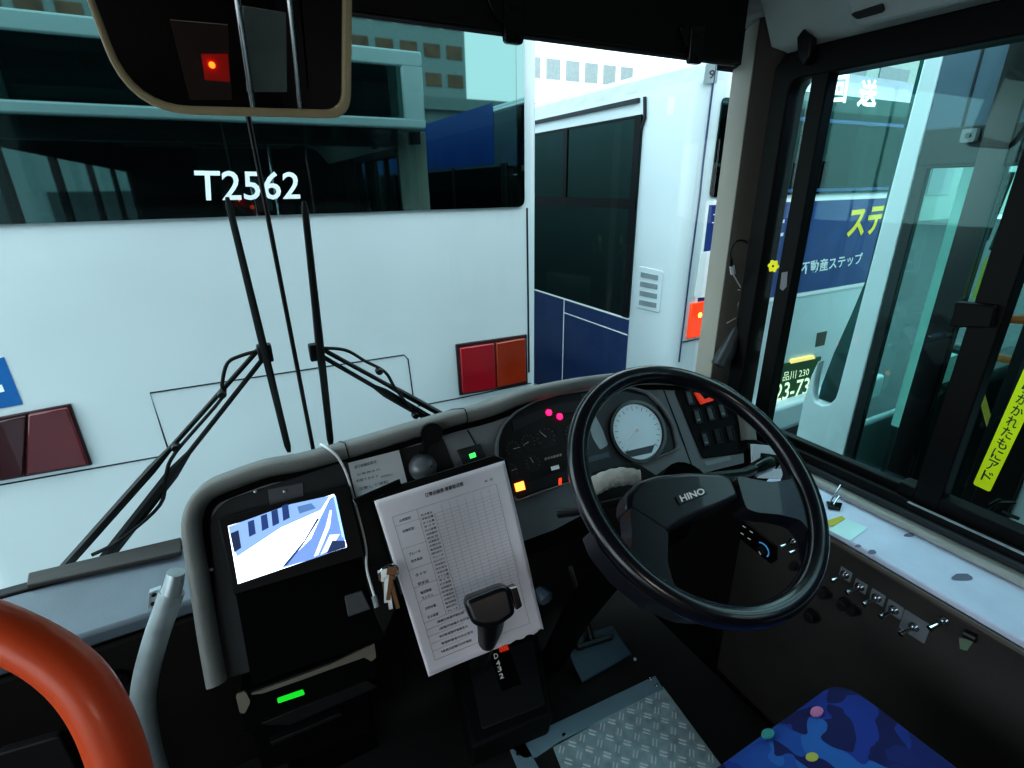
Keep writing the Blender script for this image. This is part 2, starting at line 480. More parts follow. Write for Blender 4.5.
# tail lamps
def lamp(cols, lab=None):
    for q, mt, nm in cols:
        m = MB(); m.ppx(TF, q, 0, .03); build(m, nm, mt, lp, bevel=.006)


lp = build(MB().ppx(TF, [(455, 344), (526, 334), (527, 384), (459, 395)], 0, .012), 'tail_lamp', mat('lamp_bezel', '2a1216', .4), T, bevel=.004)
lamp([([(458, 347), (492, 342), (494, 387), (461, 392)], redl, 'red_lens'), ([(494, 342), (523, 337), (524, 380), (495, 386)], orgl, 'orange_lens')])
lp = build(MB().ppx(TF, [(-40, 424), (71, 403), (93, 464), (-40, 487)], 0, .012), 'tail_lamp', mat('lamp_bezel', '2a1216', .4), T, bevel=.004)
lamp([([(30, 412), (69, 405), (90, 462), (28, 472)], mat('lamp_red_dim', '5e0c1a', .2, coat=.6), 'red_lens'), ([(-40, 427), (28, 413), (26, 473), (-40, 484)], redd, 'dark_lens')])
st_ = build(MB().ppx(TF, [(-30, 366), (4, 357), (23, 404), (-30, 414)], .0, .003), 'blue_sticker', mat('sticker_blue', '1766a8', .4), T)
m = MB(); m.ppx(TF, [(-20, 392), (2, 384), (5, 391), (-20, 398)], .003, .0045); build(m, 'white_mark', white, st_)

# ------------------------------------------------ bus beyond, right of it (navy band)
BY = 2.30; BX = 2.40
BF = Fr((0, BY, 0), (0, -1, 0)); BS = Fr((BX, 0, 0), (-1, 0, 0))
B = thing('navy_banded_bus', 'white bus with navy rear banner, its corner visible between the wheel and the pillar', 'bus', (3.7, BY, GZ))
fp = footprint(BX, 5.0, BY, 12, .145, 8)
m = MB(); m.loft([(a, b, -.6) for a, b in fp], [(a, b, 1.84) for a, b in fp]); build(m, 'body', bus_white2, B)
fp2 = footprint(BX + .03, 4.97, BY + .03, 11.97, .17, 8); fp3 = footprint(BX + .09, 4.9, BY + .1, 11.9, .15, 8)
m = MB(); m.loft([(a, b, 1.84) for a, b in fp2], [(a, b, 1.93) for a, b in fp3]); m.loft([(a, b, 1.93) for a, b in fp3], [(a + (.12 if a < 3 else -.12), b + .02, 1.99) for a, b in fp3]); build(m, 'roof', mat('roof_pale', '98a2ae', .5), B)
def sx(px, py, w=0): return BS.px(px, py)
def yzB(y, z): q = V((BX, y, z)) - BS.o; return (q.dot(BS.u), q.dot(BS.v))


m = MB(); m.prism(BS, [yzB(2.78, 1.785), yzB(11.8, 1.785), yzB(11.8, 1.81), yzB(2.78, 1.81)], 0, .02); line(m, BS, [(646, 97), (646, 118), (641, 133)], .011, .01); build(m, 'gutter', mat('gutter_dark', '1c2228', .6), B)
ywin = 2.735
m = MB(); m.prism(BS, [yzB(ywin, 1.71), yzB(11.5, 1.71), yzB(11.5, .43), yzB(ywin, .43)], 0, .012); sw = build(m, 'side_window', glassB, B)
m = MB()
m.prism(BS, [yzB(ywin, 1.715), yzB(ywin + .06, 1.715), yzB(ywin + .06, .43), yzB(ywin, .43)], .012, .02)
m.prism(BS, [yzB(ywin, 1.16), yzB(11.5, 1.16), yzB(11.5, 1.225), yzB(ywin, 1.225)], .012, .022)
m.prism(BS, [yzB(ywin, 1.70), yzB(11.5, 1.70), yzB(11.5, 1.715), yzB(ywin, 1.715)], .012, .018)
for y in (3.55, 4.75, 5.9): m.prism(BS, [yzB(y, 1.71), yzB(y + .05, 1.71), yzB(y + .05, 1.2), yzB(y, 1.2)], .012, .02)
build(m, 'window_frame', mat('bus_window_frame', '0c1013', .5, spec=.2), sw)
m = MB(); m.tube([V((BX - .03, 2.80, 1.02)), V((BX - .03, 7, 1.02))], .012, 8); m.tube([V((BX - .03, 2.80, .93)), V((BX - .03, 7, .93))], .009, 8)
m = MB(); m.prism(BS, [yzB(ywin, .42), yzB(11.8, .42), yzB(11.8, -.5), yzB(ywin, -.5)], 0, .006); nv = build(m, 'navy_panel', bus_navy, B)
m = MB(); m.prism(BS, [yzB(ywin, .415), yzB(11.8, .415), yzB(11.8, .43), yzB(ywin, .43)], .0, .012); m.prism(BS, [yzB(ywin, .30), yzB(3.55, .30), yzB(3.55, .308), yzB(ywin, .308)], .006, .009); m.prism(BS, [yzB(3.55, .42), yzB(3.56, .42), yzB(3.56, -.5), yzB(3.55, -.5)], .006, .009); build(m, 'white_line', white, nv)
# vent louvres on the side behind the corner
m = MB(); q = [BS.px(*p) for p in ((640, 266), (664, 271), (660, 313), (637, 307))]; m.prism(BS, rpoly(q, .02), 0, .006); vt = build(m, 'vent', bus_white2, B, bevel=.003)
m = MB()
for k in range(4):
    y0 = 272 + 9.2 * k
    m.ppx(BS, [(642 - k * .6, y0), (659 - k * .6, y0 + 3.4), (658.6 - k * .6, y0 + 8.2), (641.5 - k * .6, y0 + 5)], .006, .009)
build(m, 'louvre', mat('louvre_grey', '8a979c', .5), vt)
# rear face seam, window, banner, sign, lamp, plate
m = MB(); line(m, BF, [(717, 55), (713, 85), (703, 165), (700, 195), (690, 270), (679, 362)], .006, 0); build(m, 'corner_seam', mat('seam_blue', '39466a', .5), B)
m = MB(); m.prism(BF, rpoly([(2.565, 1.235), (4.85, 1.235), (4.85, 1.76), (2.575, 1.76)], .03), 0, .01); rw = build(m, 'rear_window', glassB, B)
m = MB(); m.ring(BF, rpoly([(3.1, 1.25), (4.75, 1.25), (4.75, 1.69), (3.1, 1.69)], .12), rpoly([(3.13, 1.27), (4.72, 1.27), (4.72, 1.67), (3.13, 1.67)], .1), .01, .016); build(m, 'window_rim', mat('rim_blue', '2b5c8c', .3), rw)
m = MB(); m.rect(BF, 3.05, 4.7, 1.735, 1.83, 0, .012); sg = build(m, 'destination_sign', mirror_mat('sign_glass', 'b0dcd8', '0a1012', .2), B)
m = MB(); m.text('回', BF, [(829, 76), (847, 75), (843, 103), (827, 104)], .016, bold=.03); build(m, 'led_letter', emis('led_white', 'f4fffb', 1.6), sg)
m = MB(); m.text('送', BF, [(859, 80), (876, 80), (873, 108), (854, 107)], .016, bold=.03); build(m, 'led_letter', emis('led_white', 'f4fffb', 1.6), sg)
z0, z1 = .555, 1.19
m = MB(); m.rect(BF, 2.57, 4.85, z0, z1, 0, .004); bn = build(m, 'navy_banner', mat('banner_navy', '1f3c82', .35, emit='1f3c82', estr=.05), B)
m = MB(); m.rect(BF, 2.56, 4.86, z1, z1 + .022, 0, .006); m.rect(BF, 2.56, 4.86, z0 - .03, z0 - .008, 0, .006)
m.rect(BF, 2.55, 2.568, .5, z1 + .02, 0, .006)
m.text('コ', BF, [(712, 214), (726, 213), (724, 224), (711, 224)], .0075); m.text('ニ', BF, [(773, 222), (785, 219), (782, 236), (771, 238)], .0075, bold=.02)
m.text('ノ', BF, [(789, 216), (797, 214), (792, 232), (786, 234)], .0075, bold=.02)
m.text('不動産ステップ', BF, [(800, 262), (862, 252), (861, 264), (800, 275)], .0075, bold=.02)
build(m, 'white_lettering', white, bn)
m = MB(); m.text('ステ', BF, [(849, 209), (886, 205), (880, 233), (845, 238)], .0075, bold=.035); build(m, 'yellow_lettering', mat('letter_yellow', 'e6d93a', .5, emit='e6d93a', estr=.25), bn)
# wheelchair panel
m = MB(); m.ppx(BF, rpoly([(700, 252), (740, 247), (736, 294), (693, 298)], 4), .0045, .008); wp = build(m, 'wheelchair_panel', white, B)
m = MB(); m.tube([BF.pxw(708 + 7.5 + 9 * math.cos(a), 281 + 11 * math.sin(a), .0085) for a in [math.radians(t) for t in range(-120, 245, 15)]], .004, 6); m.tube([BF.pxw(711, 273, .0085), BF.pxw(711, 262, .0085), BF.pxw(724, 259, .0085), BF.pxw(722, 276, .0085)], .004, 6); m.lathe(BF.pxw(713, 257, .008), BF.n, [(.012, 0), (.012, .002)], 14)
build(m, 'wheelchair_symbol', mat('symbol_ink', '22385e', .5), wp)
m = MB(); m.ppx(BF, [(690, 303), (712, 299), (707, 334), (686, 338)], 0, .02); lpb = build(m, 'corner_lamp', mat('lamp_lit_orange', 'd2451a', .25, coat=.5, emit='e0380a', estr=.9), B, bevel=.006)
m = MB(); m.lathe(BF.pxw(697.5, 314.5, .021), BF.n, [(.016, 0), (.013, .002), (.004, .005)], 16); build(m, 'glowing_bulb', emis('bulb_amber', 'ffb43a', 7), lpb)
m = MB(); line(m, BF, [(683, 342), (730, 333)], .004, 0); build(m, 'panel_seam', seam, B)
m = MB(); m.ppx(BF, [(775, 365), (820, 356), (814, 398), (771, 406)], 0, .012); pl = build(m, 'number_plate', mat('plate_green', '2c5230', .4, emit='2c5230', estr=.15), B, bevel=.002)
m = MB(); m.text('23-73', BF, [(775, 384), (809, 376.5), (806, 394), (772, 402)], .0135, bold=.012); m.text('品川 230', BF, [(782, 372), (808, 367), (807, 375), (781, 381)], .0135)
build(m, 'plate_lettering', mat('plate_white', 'f0f2da', .5, emit='fff8c8', estr=.7), pl)
m = MB(); m.ppx(BF, [(790, 359.5), (812, 355), (813, 358), (789, 363)], .0, .02); build(m, 'plate_lamp', emis('plate_light', 'ffcf7a', .9), B)
m = MB(); m.box(BX + .25, 4.95, BY - .10, BY + .1, -.52, -.30); build(m, 'bumper', bus_white2, B, bevel=.03, seg=3)
m = MB(); m.ppx(BF, [(817, 333), (827, 331), (824, 345), (815, 347)], 0, .003); build(m, 'small_sticker', mat('sticker_brown', '59584c', .6), B)
# signal unit, small notice at the roof corner
m = MB(); m.ppx(BF, [(706, 64), (719, 63), (716, 83), (703, 84)], .0, .004); nt_ = build(m, 'notice_sticker', mat('notice_grey', '8e9a9c', .6), B); m = MB(); m.text('9', BF, [(709, 70), (715, 70), (713, 79), (708, 79)], .0045, bold=.02); build(m, 'digit', ink, nt_)

# ------------------------------------------------ bus alongside on the right (its front door)
CX = 2.20
CS = Fr((CX, 0, 0), (-1, 0, 0))
Cb = thing('door_side_bus', 'white bus alongside on the right, its glazed front door facing us', 'bus', (3.4, 0, GZ))
def yc(y, z): q = V((CX, y, z)) - CS.o; return (q.dot(CS.u), q.dot(CS.v))
def cq(mb, y0, y1, z0, z1, w0, w1_): return mb.prism(CS, [yc(y0, z0), yc(y1, z0), yc(y1, z1), yc(y0, z1)], w0, w1_)


# lower body in front of the door
m = MB(); pts = [yc(1.281, -.6), yc(1.06, -.6), yc(1.06, 1.9), yc(1.112, 1.9), CS.px(838, 390), CS.px(835, 399), CS.px(829, 404.5), CS.px(822, 405.5), CS.px(815, 402), CS.px(812, 395), CS.px(814, 380), CS.px(818, 361), CS.px(811, 376), CS.px(804, 398), CS.px(795, 440)]
m.prism(CS, pts, -.05, 0); build(m, 'front_pillar', bus_white2, Cb, bevel=.006)
m = MB(); cq(m, 1.281, 1.24, -.6, .15, -2.4, 0); build(m, 'front_panel', bus_white2, Cb, bevel=.02)
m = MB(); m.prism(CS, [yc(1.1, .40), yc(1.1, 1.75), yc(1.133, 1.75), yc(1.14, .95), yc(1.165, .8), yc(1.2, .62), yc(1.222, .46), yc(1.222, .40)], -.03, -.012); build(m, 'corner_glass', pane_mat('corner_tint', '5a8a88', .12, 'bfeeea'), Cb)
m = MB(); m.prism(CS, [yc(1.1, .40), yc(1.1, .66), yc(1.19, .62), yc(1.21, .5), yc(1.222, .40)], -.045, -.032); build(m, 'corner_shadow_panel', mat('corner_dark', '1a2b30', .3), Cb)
# header over the door
m = MB(); cq(m, 1.06, -5, 1.47, 1.9, -.06, 0); build(m, 'door_header', mat('door_header', '4c6272', .35, var=.1), Cb, bevel=.006)
m = MB(); cq(m, .955, .948, 1.47, 1.88, -.001, .003); build(m, 'header_seam', seam, Cb)
m = MB(); cq(m, 1.055, .78, 1.36, 1.475, -.03, .004); dc = build(m, 'door_rail', mat('door_black', '141b1e', .35), Cb, bevel=.003)
m = MB(); m.prism(CS, rpoly([yc(.935, 1.425), yc(.895, 1.425), yc(.895, 1.465), yc(.935, 1.465)], .006), .004, .03); cmr = build(m, 'door_camera', mat('camera_grey', '7b8486', .5), dc)
m = MB(); m.lathe(CS.at(*yc(.915, 1.445), .03), CS.n, [(.009, 0), (.007, .002)], 16); build(m, 'lens', blkg, cmr)
m = MB(); m.box(CX, 4.6, -5, 1.3, 1.9, 1.93); m.box(CX + .12, 4.5, -5, 1.25, 1.93, 1.99); build(m, 'roof', bus_white2, Cb, bevel=.02)
m = MB(); cq(m, .35, -5, 1.5, 1.98, 0, .004); build(m, 'blue_band', bus_blue, Cb)
# door leaves
def leaf(y0, y1, zt=1.40):
    m = MB(); m.ring(CS, [yc(y0, -.35), yc(y1, -.35), yc(y1, zt), yc(y0, zt)], [yc(y0 - .035, -.28), yc(y1 + .035, -.28), yc(y1 + .035, zt - .05), yc(y0 - .035, zt - .05)], -.03, 0)
    f = build(m, 'door_leaf', mat('door_black', '141b1e', .35), Cb, bevel=.004)
    m = MB(); cq(m, y0 - .035, y1 + .035, -.28, zt - .05, -.018, -.014); build(m, 'pane', doorp, f)


leaf(1.055, .84); leaf(.838, .60); 
m = MB(); cq(m, .878, .805, -.35, 1.9, -.02, .02); build(m, 'door_post', blkg, Cb)
m = MB(); cq(m, .60, .50, -.6, 1.5, -.06, .02); build(m, 'rear_door_post', blk, Cb, bevel=.005)
m = MB(); cq(m, .5, -5, -.6, .62, -.05, 0); build(m, 'side_panel', bus_white2, Cb, bevel=.01)
m = MB(); cq(m, .5, -5, .62, 1.5, -.02, -.005); build(m, 'side_window', glassB, Cb)
for y in (-.6, -1.7, -2.8, -3.9):
    m = MB(); cq(m, y, y - .06, .62, 1.5, -.006, .004); build(m, 'window_bar', blk, Cb)
# inside bus C: far side windows glow through, floor, rails
m = MB(); m.box(CX + .1, 4.4, -5, 1.2, -.42, -.38); build(m, 'inner_floor', mat('inner_floor', '3d4a4c', .7, var=.15), Cb)
m = MB(); m.box(4.4, 4.45, -5, 1.2, -.4, .55); m.box(4.4, 4.45, -5, 1.2, 1.5, 2.2)
for y in (.9, .45, -.7, -2, -3): m.box(4.4, 4.45, y, y + .18, .5, 1.6)
build(m, 'inner_wall', mat('inner_wall', '2a3839', .7), Cb)
mintm = mat('mint_window_glow', 'bfe0dc', .4, emit='b4dcd8', estr=.4)  # emission paints the bright windows seen through the bus
m = MB(); m.box(CX + .12, CX + .14, .90, .965, .35, 1.36); build(m, 'inner_glow_strip', mintm, Cb)  # glowing strip added for daylight from the far windows
m = MB(); m.box(CX + .8, CX + .82, .2, .80, .88, 1.75); ip = build(m, 'inner_glow_panel', mintm, Cb)  # glowing sheet added for the bright windscreen beyond the doorway
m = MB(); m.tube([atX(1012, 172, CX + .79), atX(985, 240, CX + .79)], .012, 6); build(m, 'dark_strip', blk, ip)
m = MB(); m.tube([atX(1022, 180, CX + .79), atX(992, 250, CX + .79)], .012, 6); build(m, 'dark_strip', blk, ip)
m = MB(); m.box(CX + .55, CX + .9, 1.02, 1.06, .2, .55); build(m, 'partition', mat('partition_mint', '9fc9c2', .4, emit='9fd8d0', estr=.25), Cb)  # emission stands in for daylight on the partition
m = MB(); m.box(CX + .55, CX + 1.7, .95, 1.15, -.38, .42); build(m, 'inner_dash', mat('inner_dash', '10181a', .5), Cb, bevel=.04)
def cray(px, py, x): return atX(px, py, x)


m = MB(); m.tube([cray(940, 330, 2.32), cray(965, 322, 2.32), cray(1000, 318, 2.32), cray(1060, 322, 2.32)], .016, 10); build(m, 'orange_handrail', mat('rail_orange_far', 'c8643a', .4, emit='c8643a', estr=.35), Cb)  # emission brightens the rail in place of light inside the bus
m = MB(); m.tube([cray(960, 349, 2.30), cray(1000, 358, 2.30), cray(1050, 368, 2.30)], .014, 10); rl = build(m, 'orange_handrail', mat('rail_orange_far2', 'c87a4c', .4, emit='c87a4c', estr=.35), Cb)  # glow in the material stands in for light on this rail
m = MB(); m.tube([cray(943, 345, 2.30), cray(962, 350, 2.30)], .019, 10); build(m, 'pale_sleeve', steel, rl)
m = MB(); m.tube([cray(981, 392, 2.34), cray(992, 434, 2.34)], .010, 10); build(m, 'yellow_pole', mat('pole_yellow', 'd6b04c', .4, emit='d6b04c', estr=.35), Cb)  # pole brightened by emission, not by a light
# yellow door sticker of the bus alongside
SFx = Fr((CX - .022, 0, 0), (-1, 0, 0))
m = MB(); m.prism(SFx, rpoly([SFx.px(*p) for p in ((1036, 340), (1076, 372), (989, 492), (973, 484))] if 0 else [SFx.px(1052, 306), SFx.px(1074, 318), SFx.px(990, 492), SFx.px(973, 484)], .008), 0, .002); ys = build(m, 'yellow_sticker', yellow, Cb)
m = MB()
txt = 'ドアにもたれかからないでください'
n = 11
for k in range(n):
    t0 = .04 + k * .062; t1 = t0 + .055
    def pt(u, t): 
        L = (973 + (1052 - 973) * t, 484 + (306 - 484) * t); Rr = (990 + (1074 - 990) * t, 492 + (318 - 492) * t)
        return (L[0] + (Rr[0] - L[0]) * u, L[1] + (Rr[1] - L[1]) * u)
    m.text(txt[k], SFx, [pt(.25, t1), pt(.8, t1), pt(.8, t0), pt(.25, t0)], .0026, bold=.01)
build(m, 'sticker_lettering', mat('sticker_ink', '1f2c4a', .6), ys)
# faded upright sticker
m = MB(); q = [cray(985, 258, 2.26), cray(996, 256, 2.26), cray(984, 297, 2.26), cray(971, 300, 2.26)]; m.loft(q, [p + V((.003, 0, 0)) for p in q]); build(m, 'faded_sticker', mat('yellow_faded', 'c8ca5a', .5, emit='c8ca5a', estr=.4), Cb)  # emission stands in for light on the sticker
# dark mechanism at the door foot
m = MB()
for k in range(8):
    a = atX(1000 + random.uniform(-14, 16), 515 + random.uniform(-14, 16), 2.1); b = a + V((0, random.uniform(-.05, .05), random.uniform(-.05, .05))); m.tube([a, b], .006, 6)
build(m, 'door_hinge', mat('hinge_metal', '35373a', .3, metal=.8), Cb)

# ------------------------------------------------ pale bus further right, seen through bus C
D = thing('distant_pale_bus', 'pale bus front standing beyond the neighbouring bus', 'bus', (6.4, 1.2, GZ))
m = MB(); m.box(5.4, 7.6, -6, 1.5, -.6, 2.1); build(m, 'body', mat('bus_mint', 'b9d9d6', .4, emit='a6d8d4', estr=.25), D, bevel=.08, seg=3)  # body colour partly emitted to stand in for daylight
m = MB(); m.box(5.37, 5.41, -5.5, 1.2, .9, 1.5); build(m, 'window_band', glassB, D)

# ------------------------------------------------ buildings
def building(name, label, x0, x1, y0, y1, h, mt, wm, nf, nw, face='y', group=None):
    b = thing(name, label, 'building', ((x0 + x1) / 2, (y0 + y1) / 2, GZ), group)
    build(MB().box(x0, x1, y0, y1, GZ, h), 'wall', mt, b)
    build(MB().box(x0 - .3, x1 + .3, y0 - .3, y1 + .3, h, h + .5), 'roof', mt, b)
    for i in range(nf):
        m = MB()
        for k in range(nw):
            cx0 = x0 + (x1 - x0) * (k + .15) / nw; cx1 = x0 + (x1 - x0) * (k + .85) / nw; zz = GZ + (h - GZ) * (i + .35) / nf; z2 = GZ + (h - GZ) * (i + .8) / nf
            yy = y0 if face == 'y' else y1
            m.box(cx0, cx1, yy - .05, yy + .05, zz, z2)
        build(m, 'window_row', wm, b)
    return b


building('office_block', 'overexposed white office block with grey window rows above parked buses', 15, 27, 32, 40, 17, mat('building_bright', 'f4f6f6', .9, emit='ffffff', estr=.55), mat('window_bright', '9aa3a6', .5, emit='9aa3a6', estr=.35), 7, 8)  # overexposed brightness put into wall and window emission
building('grey_block', 'grey green building with window strip behind the navy banded bus', 24, 52, 16, 24, 15, mat('building_sage', '9fb0aa', .9), win_g, 4, 8)
building('apartment_block', 'apartment block with brown windows behind our bus', -10, 13.6, -34, -26, 20, mat('building_dull', '8f9a9a', .85), brown, 15, 18, 'b')
building('depot_shed', 'low grey depot shed behind our bus', -22, 26, -24, -20, 4.6, bldgg, mat('shed_dark', '2a3638', .5), 2, 12, 'b')

# ================================================================== WIPERS (outside the windscreen)
YB = 1.285
def wiper(lab, blade, clip, arms, hose, extra):
    t = thing('windscreen_wiper', lab, 'wiper', atY(*arms[0][1], 1.30))
    m = MB(); a, b = [atY(*p, YB) for p in blade]
    m.tube([a, a.lerp(b, .03), a.lerp(b, .5), a.lerp(b, .97), b], [.004, .0075, .0095, .0085, .005], 8, flat=.6); bl = build(m, 'blade', blkr, t)
    m = MB(); m.tube([a.lerp(b, .22) + V((0, .014, 0)), a.lerp(b, .3) + V((0, .018, 0)), a.lerp(b, .58) + V((0, .03, 0)), a.lerp(b, .82) + V((0, .02, 0))], [.004, .006, .008, .004], 8); build(m, 'blade_bracket', blk, bl)
    m = MB(); c = atY(*clip, 1.30); m.box(c.x - .016, c.x + .016, c.y - .01, c.y + .012, c.z - .022, c.z + .022); build(m, 'clip', blk, t, bevel=.004)
    for q0, q1, r0, r1 in [(x[0], x[1], x[2], x[3]) for x in arms]:
        m = MB(); A = atY(*q0, 1.305); Bq = atY(*q1, 1.315); m.tube([A, A.lerp(Bq, .45), A.lerp(Bq, .55), Bq], [r0, r0, r1, r1], 8); build(m, 'arm', blk, t)
    m = MB(); m.tube(smooth([atY(*p, 1.30) for p in hose], 5), .0042, 8); build(m, 'washer_hose', blkr, t)
    m = MB()
    for p in extra: m.lathe(atY(*p, 1.30) - V((0, .012, 0)), (0, 1, 0), [(.008, 0), (.01, .006), (.01, .018), (.006, .024)], 10)
    build(m, 'hose_clip', blk, t)
    return t


wiper('left windscreen wiper with long twin arms reaching to the lower left', [(227, 197), (289, 452)], (265, 353),
      [((258, 350), (62, 570), .006, .011), ((262, 360), (98, 568), .006, .015)],
      [(262, 350), (240, 356), (227, 364), (222, 385), (222, 398), (176, 452), (166, 475), (160, 505), (120, 540), (92, 555)], [(222, 394), (176, 447)])
wiper('right windscreen wiper whose short twin arms run down behind dashboard', [(304, 201), (331, 446)], (316, 352),
      [((322, 349), (452, 420), .006, .009), ((318, 354), (432, 420), .006, .012)],
      [(318, 348), (345, 350), (365, 361), (385, 372), (395, 388), (410, 408), (416, 417)], [(379, 371), (415, 415)])

# ================================================================== DASHBOARD
t33 = math.radians(33); yw = math.radians(8)
NF = V((-math.sin(yw) * math.cos(t33), -math.cos(yw) * math.cos(t33), math.sin(t33)))
DP = Fr((0, .965, .78), NF)
BK = V((0, .16, -.074))       # depth of the hood going back toward the windscreen
dsh = thing('dashboard', 'grey moulded bus dashboard with rounded lip along the bottom of windscreen', 'dashboard', (.45, .9, 0))
top_px = [(205, 690), (196, 640), (187, 580), (180, 535), (182, 512), (190, 496), (205, 483), (232, 472), (265, 461), (300, 455), (345, 443), (400, 427), (450, 412), (490, 402), (525, 389), (560, 381), (600, 374), (640, 371), (680, 372), (715, 379), (738, 392), (752, 410), (757, 440)]
lip = [V(DP.px(*p)) for p in top_px]
lip = [V((q.x, q.y)) for q in smooth([V((q.x, q.y, 0)) for q in lip], 3)]
# inward normals
def inset(L, d):
    o = []
    for i, p in enumerate(L):
        a = L[max(0, i - 1)]; b = L[min(len(L) - 1, i + 1)]; t = (b - a).normalized(); o.append(p + V((t.y, -t.x)) * d)
    return o


# hood shell: a swept rounded section from the windscreen side over the lip and back in
lay = [(.030, -.045), (.030, -.006), (.024, .004), (.014, .008), (.004, .004), (0, -.006)]
m = MB(); rows = []
for d, wv in lay:
    rows.append([DP.at(q.x, q.y, wv) for q in inset(lip, d)])
back = []
for q in lip:
    p = DP.at(q.x, q.y, -.006) + BK * .85; back.append(V((p.x, min(p.y, 1.225), p.z)))
mid = [a.lerp(b, .5) + V((0, 0, .004)) for a, b in zip(rows[-1], back)]
rows += [mid, back, [p + V((0, 0, -.06)) for p in back]]
nn = len(lip); vs = [v for r in rows for v in r]
fs = [(i * nn + j, i * nn + j + 1, (i + 1) * nn + j + 1, (i + 1) * nn + j) for i in range(len(rows) - 1) for j in range(nn - 1)]
m.add(vs, fs); build(m, 'hood', dash, dsh, sharp=70)
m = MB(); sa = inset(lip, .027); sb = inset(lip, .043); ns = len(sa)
m.add([DP.at(p.x, p.y, -.0255) for p in sa] + [DP.at(p.x, p.y, -.0262) for p in sb], [(i, i + 1, ns + i + 1, ns + i) for i in range(ns - 1)]); build(m, 'lip_shade_strip', mat('lip_shade', '0c0d0e', .8, spec=.1), dsh)  # dark strip paints the shade below the rounded lip
# facia: main body panel closed at bottom
fin = inset(lip, .020)
bot = [DP.px(*p) for p in ((752, 462), (705, 474), (640, 487), (560, 530), (480, 560), (420, 590), (365, 612), (290, 650), (252, 664), (212, 690))]
m = MB(); m.prism(DP, [(q.x, q.y) for q in fin] + bot, -.06, -.028); build(m, 'facia', dashm, dsh, bevel=.003)
# lower body behind and under the facia
m = MB()
lo0 = [DP.pxw(x, y, -.03) for x, y in ((212, 688), (290, 648), (365, 610), (480, 560), (560, 530), (640, 487), (752, 462))]
lo1 = [V((p.x, 1.05, .30)) for p in lo0]
lo2 = [V((p.x, 1.10, .72)) for p in lo0]
k = len(lo0); m.add(lo0 + lo1 + lo2, [(i, i + 1, k + i + 1, k + i) for i in range(k - 1)] + [(k + i, k + i + 1, 2 * k + i + 1, 2 * k + i) for i in range(k - 1)] + [(0, k, 2 * k), (k - 1, 3 * k - 1, 2 * k - 1)])
build(m, 'underside', dashd, dsh)
# seams
m = MB(); line(m, DP, [(668, 383), (684, 424), (702, 474)], .0016, -.0275); build(m, 'facia_seam', blkr, dsh); m = MB(); line(m, DP, [(470, 428), (480, 446), (490, 462)], .0016, -.0275); build(m, 'facia_seam', blkr, dsh)
# wrap seams over the lip
m = MB()
for px in ((344, 443), (465, 407)):
    a, b = DP.px(*px); o_ = V((a, b)); i = min(range(nn), key=lambda j: (lip[j] - o_).length)
    m.tube([r[i] + (V((0, 0, .0006)) if k > 2 else V((0, -.0006, 0))) for k, r in enumerate(rows[:-1])], .0014, 6)
build(m, 'lip_seam', blkr, dsh)
# left pod inner surround (paler strip) and recess
m = MB(); m.prism(DP, rpoly([DP.px(*p) for p in ((205, 520), (222, 500), (350, 458), (362, 590), (300, 655), (246, 677), (219, 684))], [.02, .05, .02, .02, .01, .005, .005]), -.028, -.0245); build(m, 'pod_inset', mat('pod_inset', '23272a', .6, bump=.2), dsh, bevel=.002)
m = MB(); m.ppx(DP, [(232, 590), (372, 548), (392, 640), (300, 672), (250, 690)], -.03, -.018); build(m, 'lower_panel', mat('lower_panel', '070708', .8, spec=.08), dsh, bevel=.004)
m = MB(); m.ppx(DP, [(266, 489), (302, 482), (303, 500), (268, 507)], -.0245, -.0225); pb = build(m, 'blank_plate', mat('plate_grey', '565b5f', .45), dsh, bevel=.001)
m = MB()
for p in ((253, 491), (283, 491), (208, 571)): m.lathe(DP.pxw(*p, -.0245), NF, [(.0035, 0), (.003, .004), (.001, .005)], 10)
build(m, 'screw', steel, dsh)
m = MB(); m.ppx(DP, [(344, 597), (362, 591), (371, 610), (348, 618)], -.018, -.008); build(m, 'socket_cover', mat('socket_grey', '4c4f52', .6), dsh, bevel=.002)
# dark recess with card + dome between seams
m = MB(); m.ppx(DP, rpoly([DP.px(0, 0)] , 0) if 0 else [(345, 462), (445, 437), (462, 480), (460, 492), (352, 500)], -.028, -.0255); build(m, 'black_recess', mat('recess_black', '17191b', .6), dsh)
m = MB(); m.ppx(DP, [(459, 449), (482, 443), (490, 459), (467, 468)], -.0275, -.018); gb = build(m, 'button_box', mat('button_box', '26292b', .5), dsh, bevel=.002)
m = MB(); m.ppx(DP, [(470.5, 453.5), (476.5, 451.5), (478, 456), (472, 458)], -.018, -.0155); build(m, 'lit_green_button', emis('led_green', '3fd060', 1.6), gb)

# ---- instrument cluster
cl_out = [DP.px(*p) for p in ((497, 470), (497, 440), (503, 424), (517, 410), (537, 399), (562, 392), (600, 386), (634, 385), (652, 390), (668, 405), (679, 425), (684, 448), (660, 458), (620, 468), (575, 482), (545, 492), (516, 503))]
cl_out = rpoly(cl_out, .012, 3)
cl = thing('instrument_cluster', 'dark gauge cluster with lit warning lamps behind steering wheel', 'instrument panel', DP.pxw(590, 440, -.028))
m = MB(); m.prism(DP, cl_out, -.028, -.0235); build(m, 'housing', mat('cluster_black', '17181b', .55), cl)
cc = V((sum(p[0] for p in cl_out) / len(cl_out), sum(p[1] for p in cl_out) / len(cl_out)))
ci = [tuple(cc + (V(p) - cc) * .965) for p in cl_out]
m = MB(); m.ring(DP, cl_out, ci, -.028, -.012); build(m, 'rim', dashm, cl, bevel=.002)
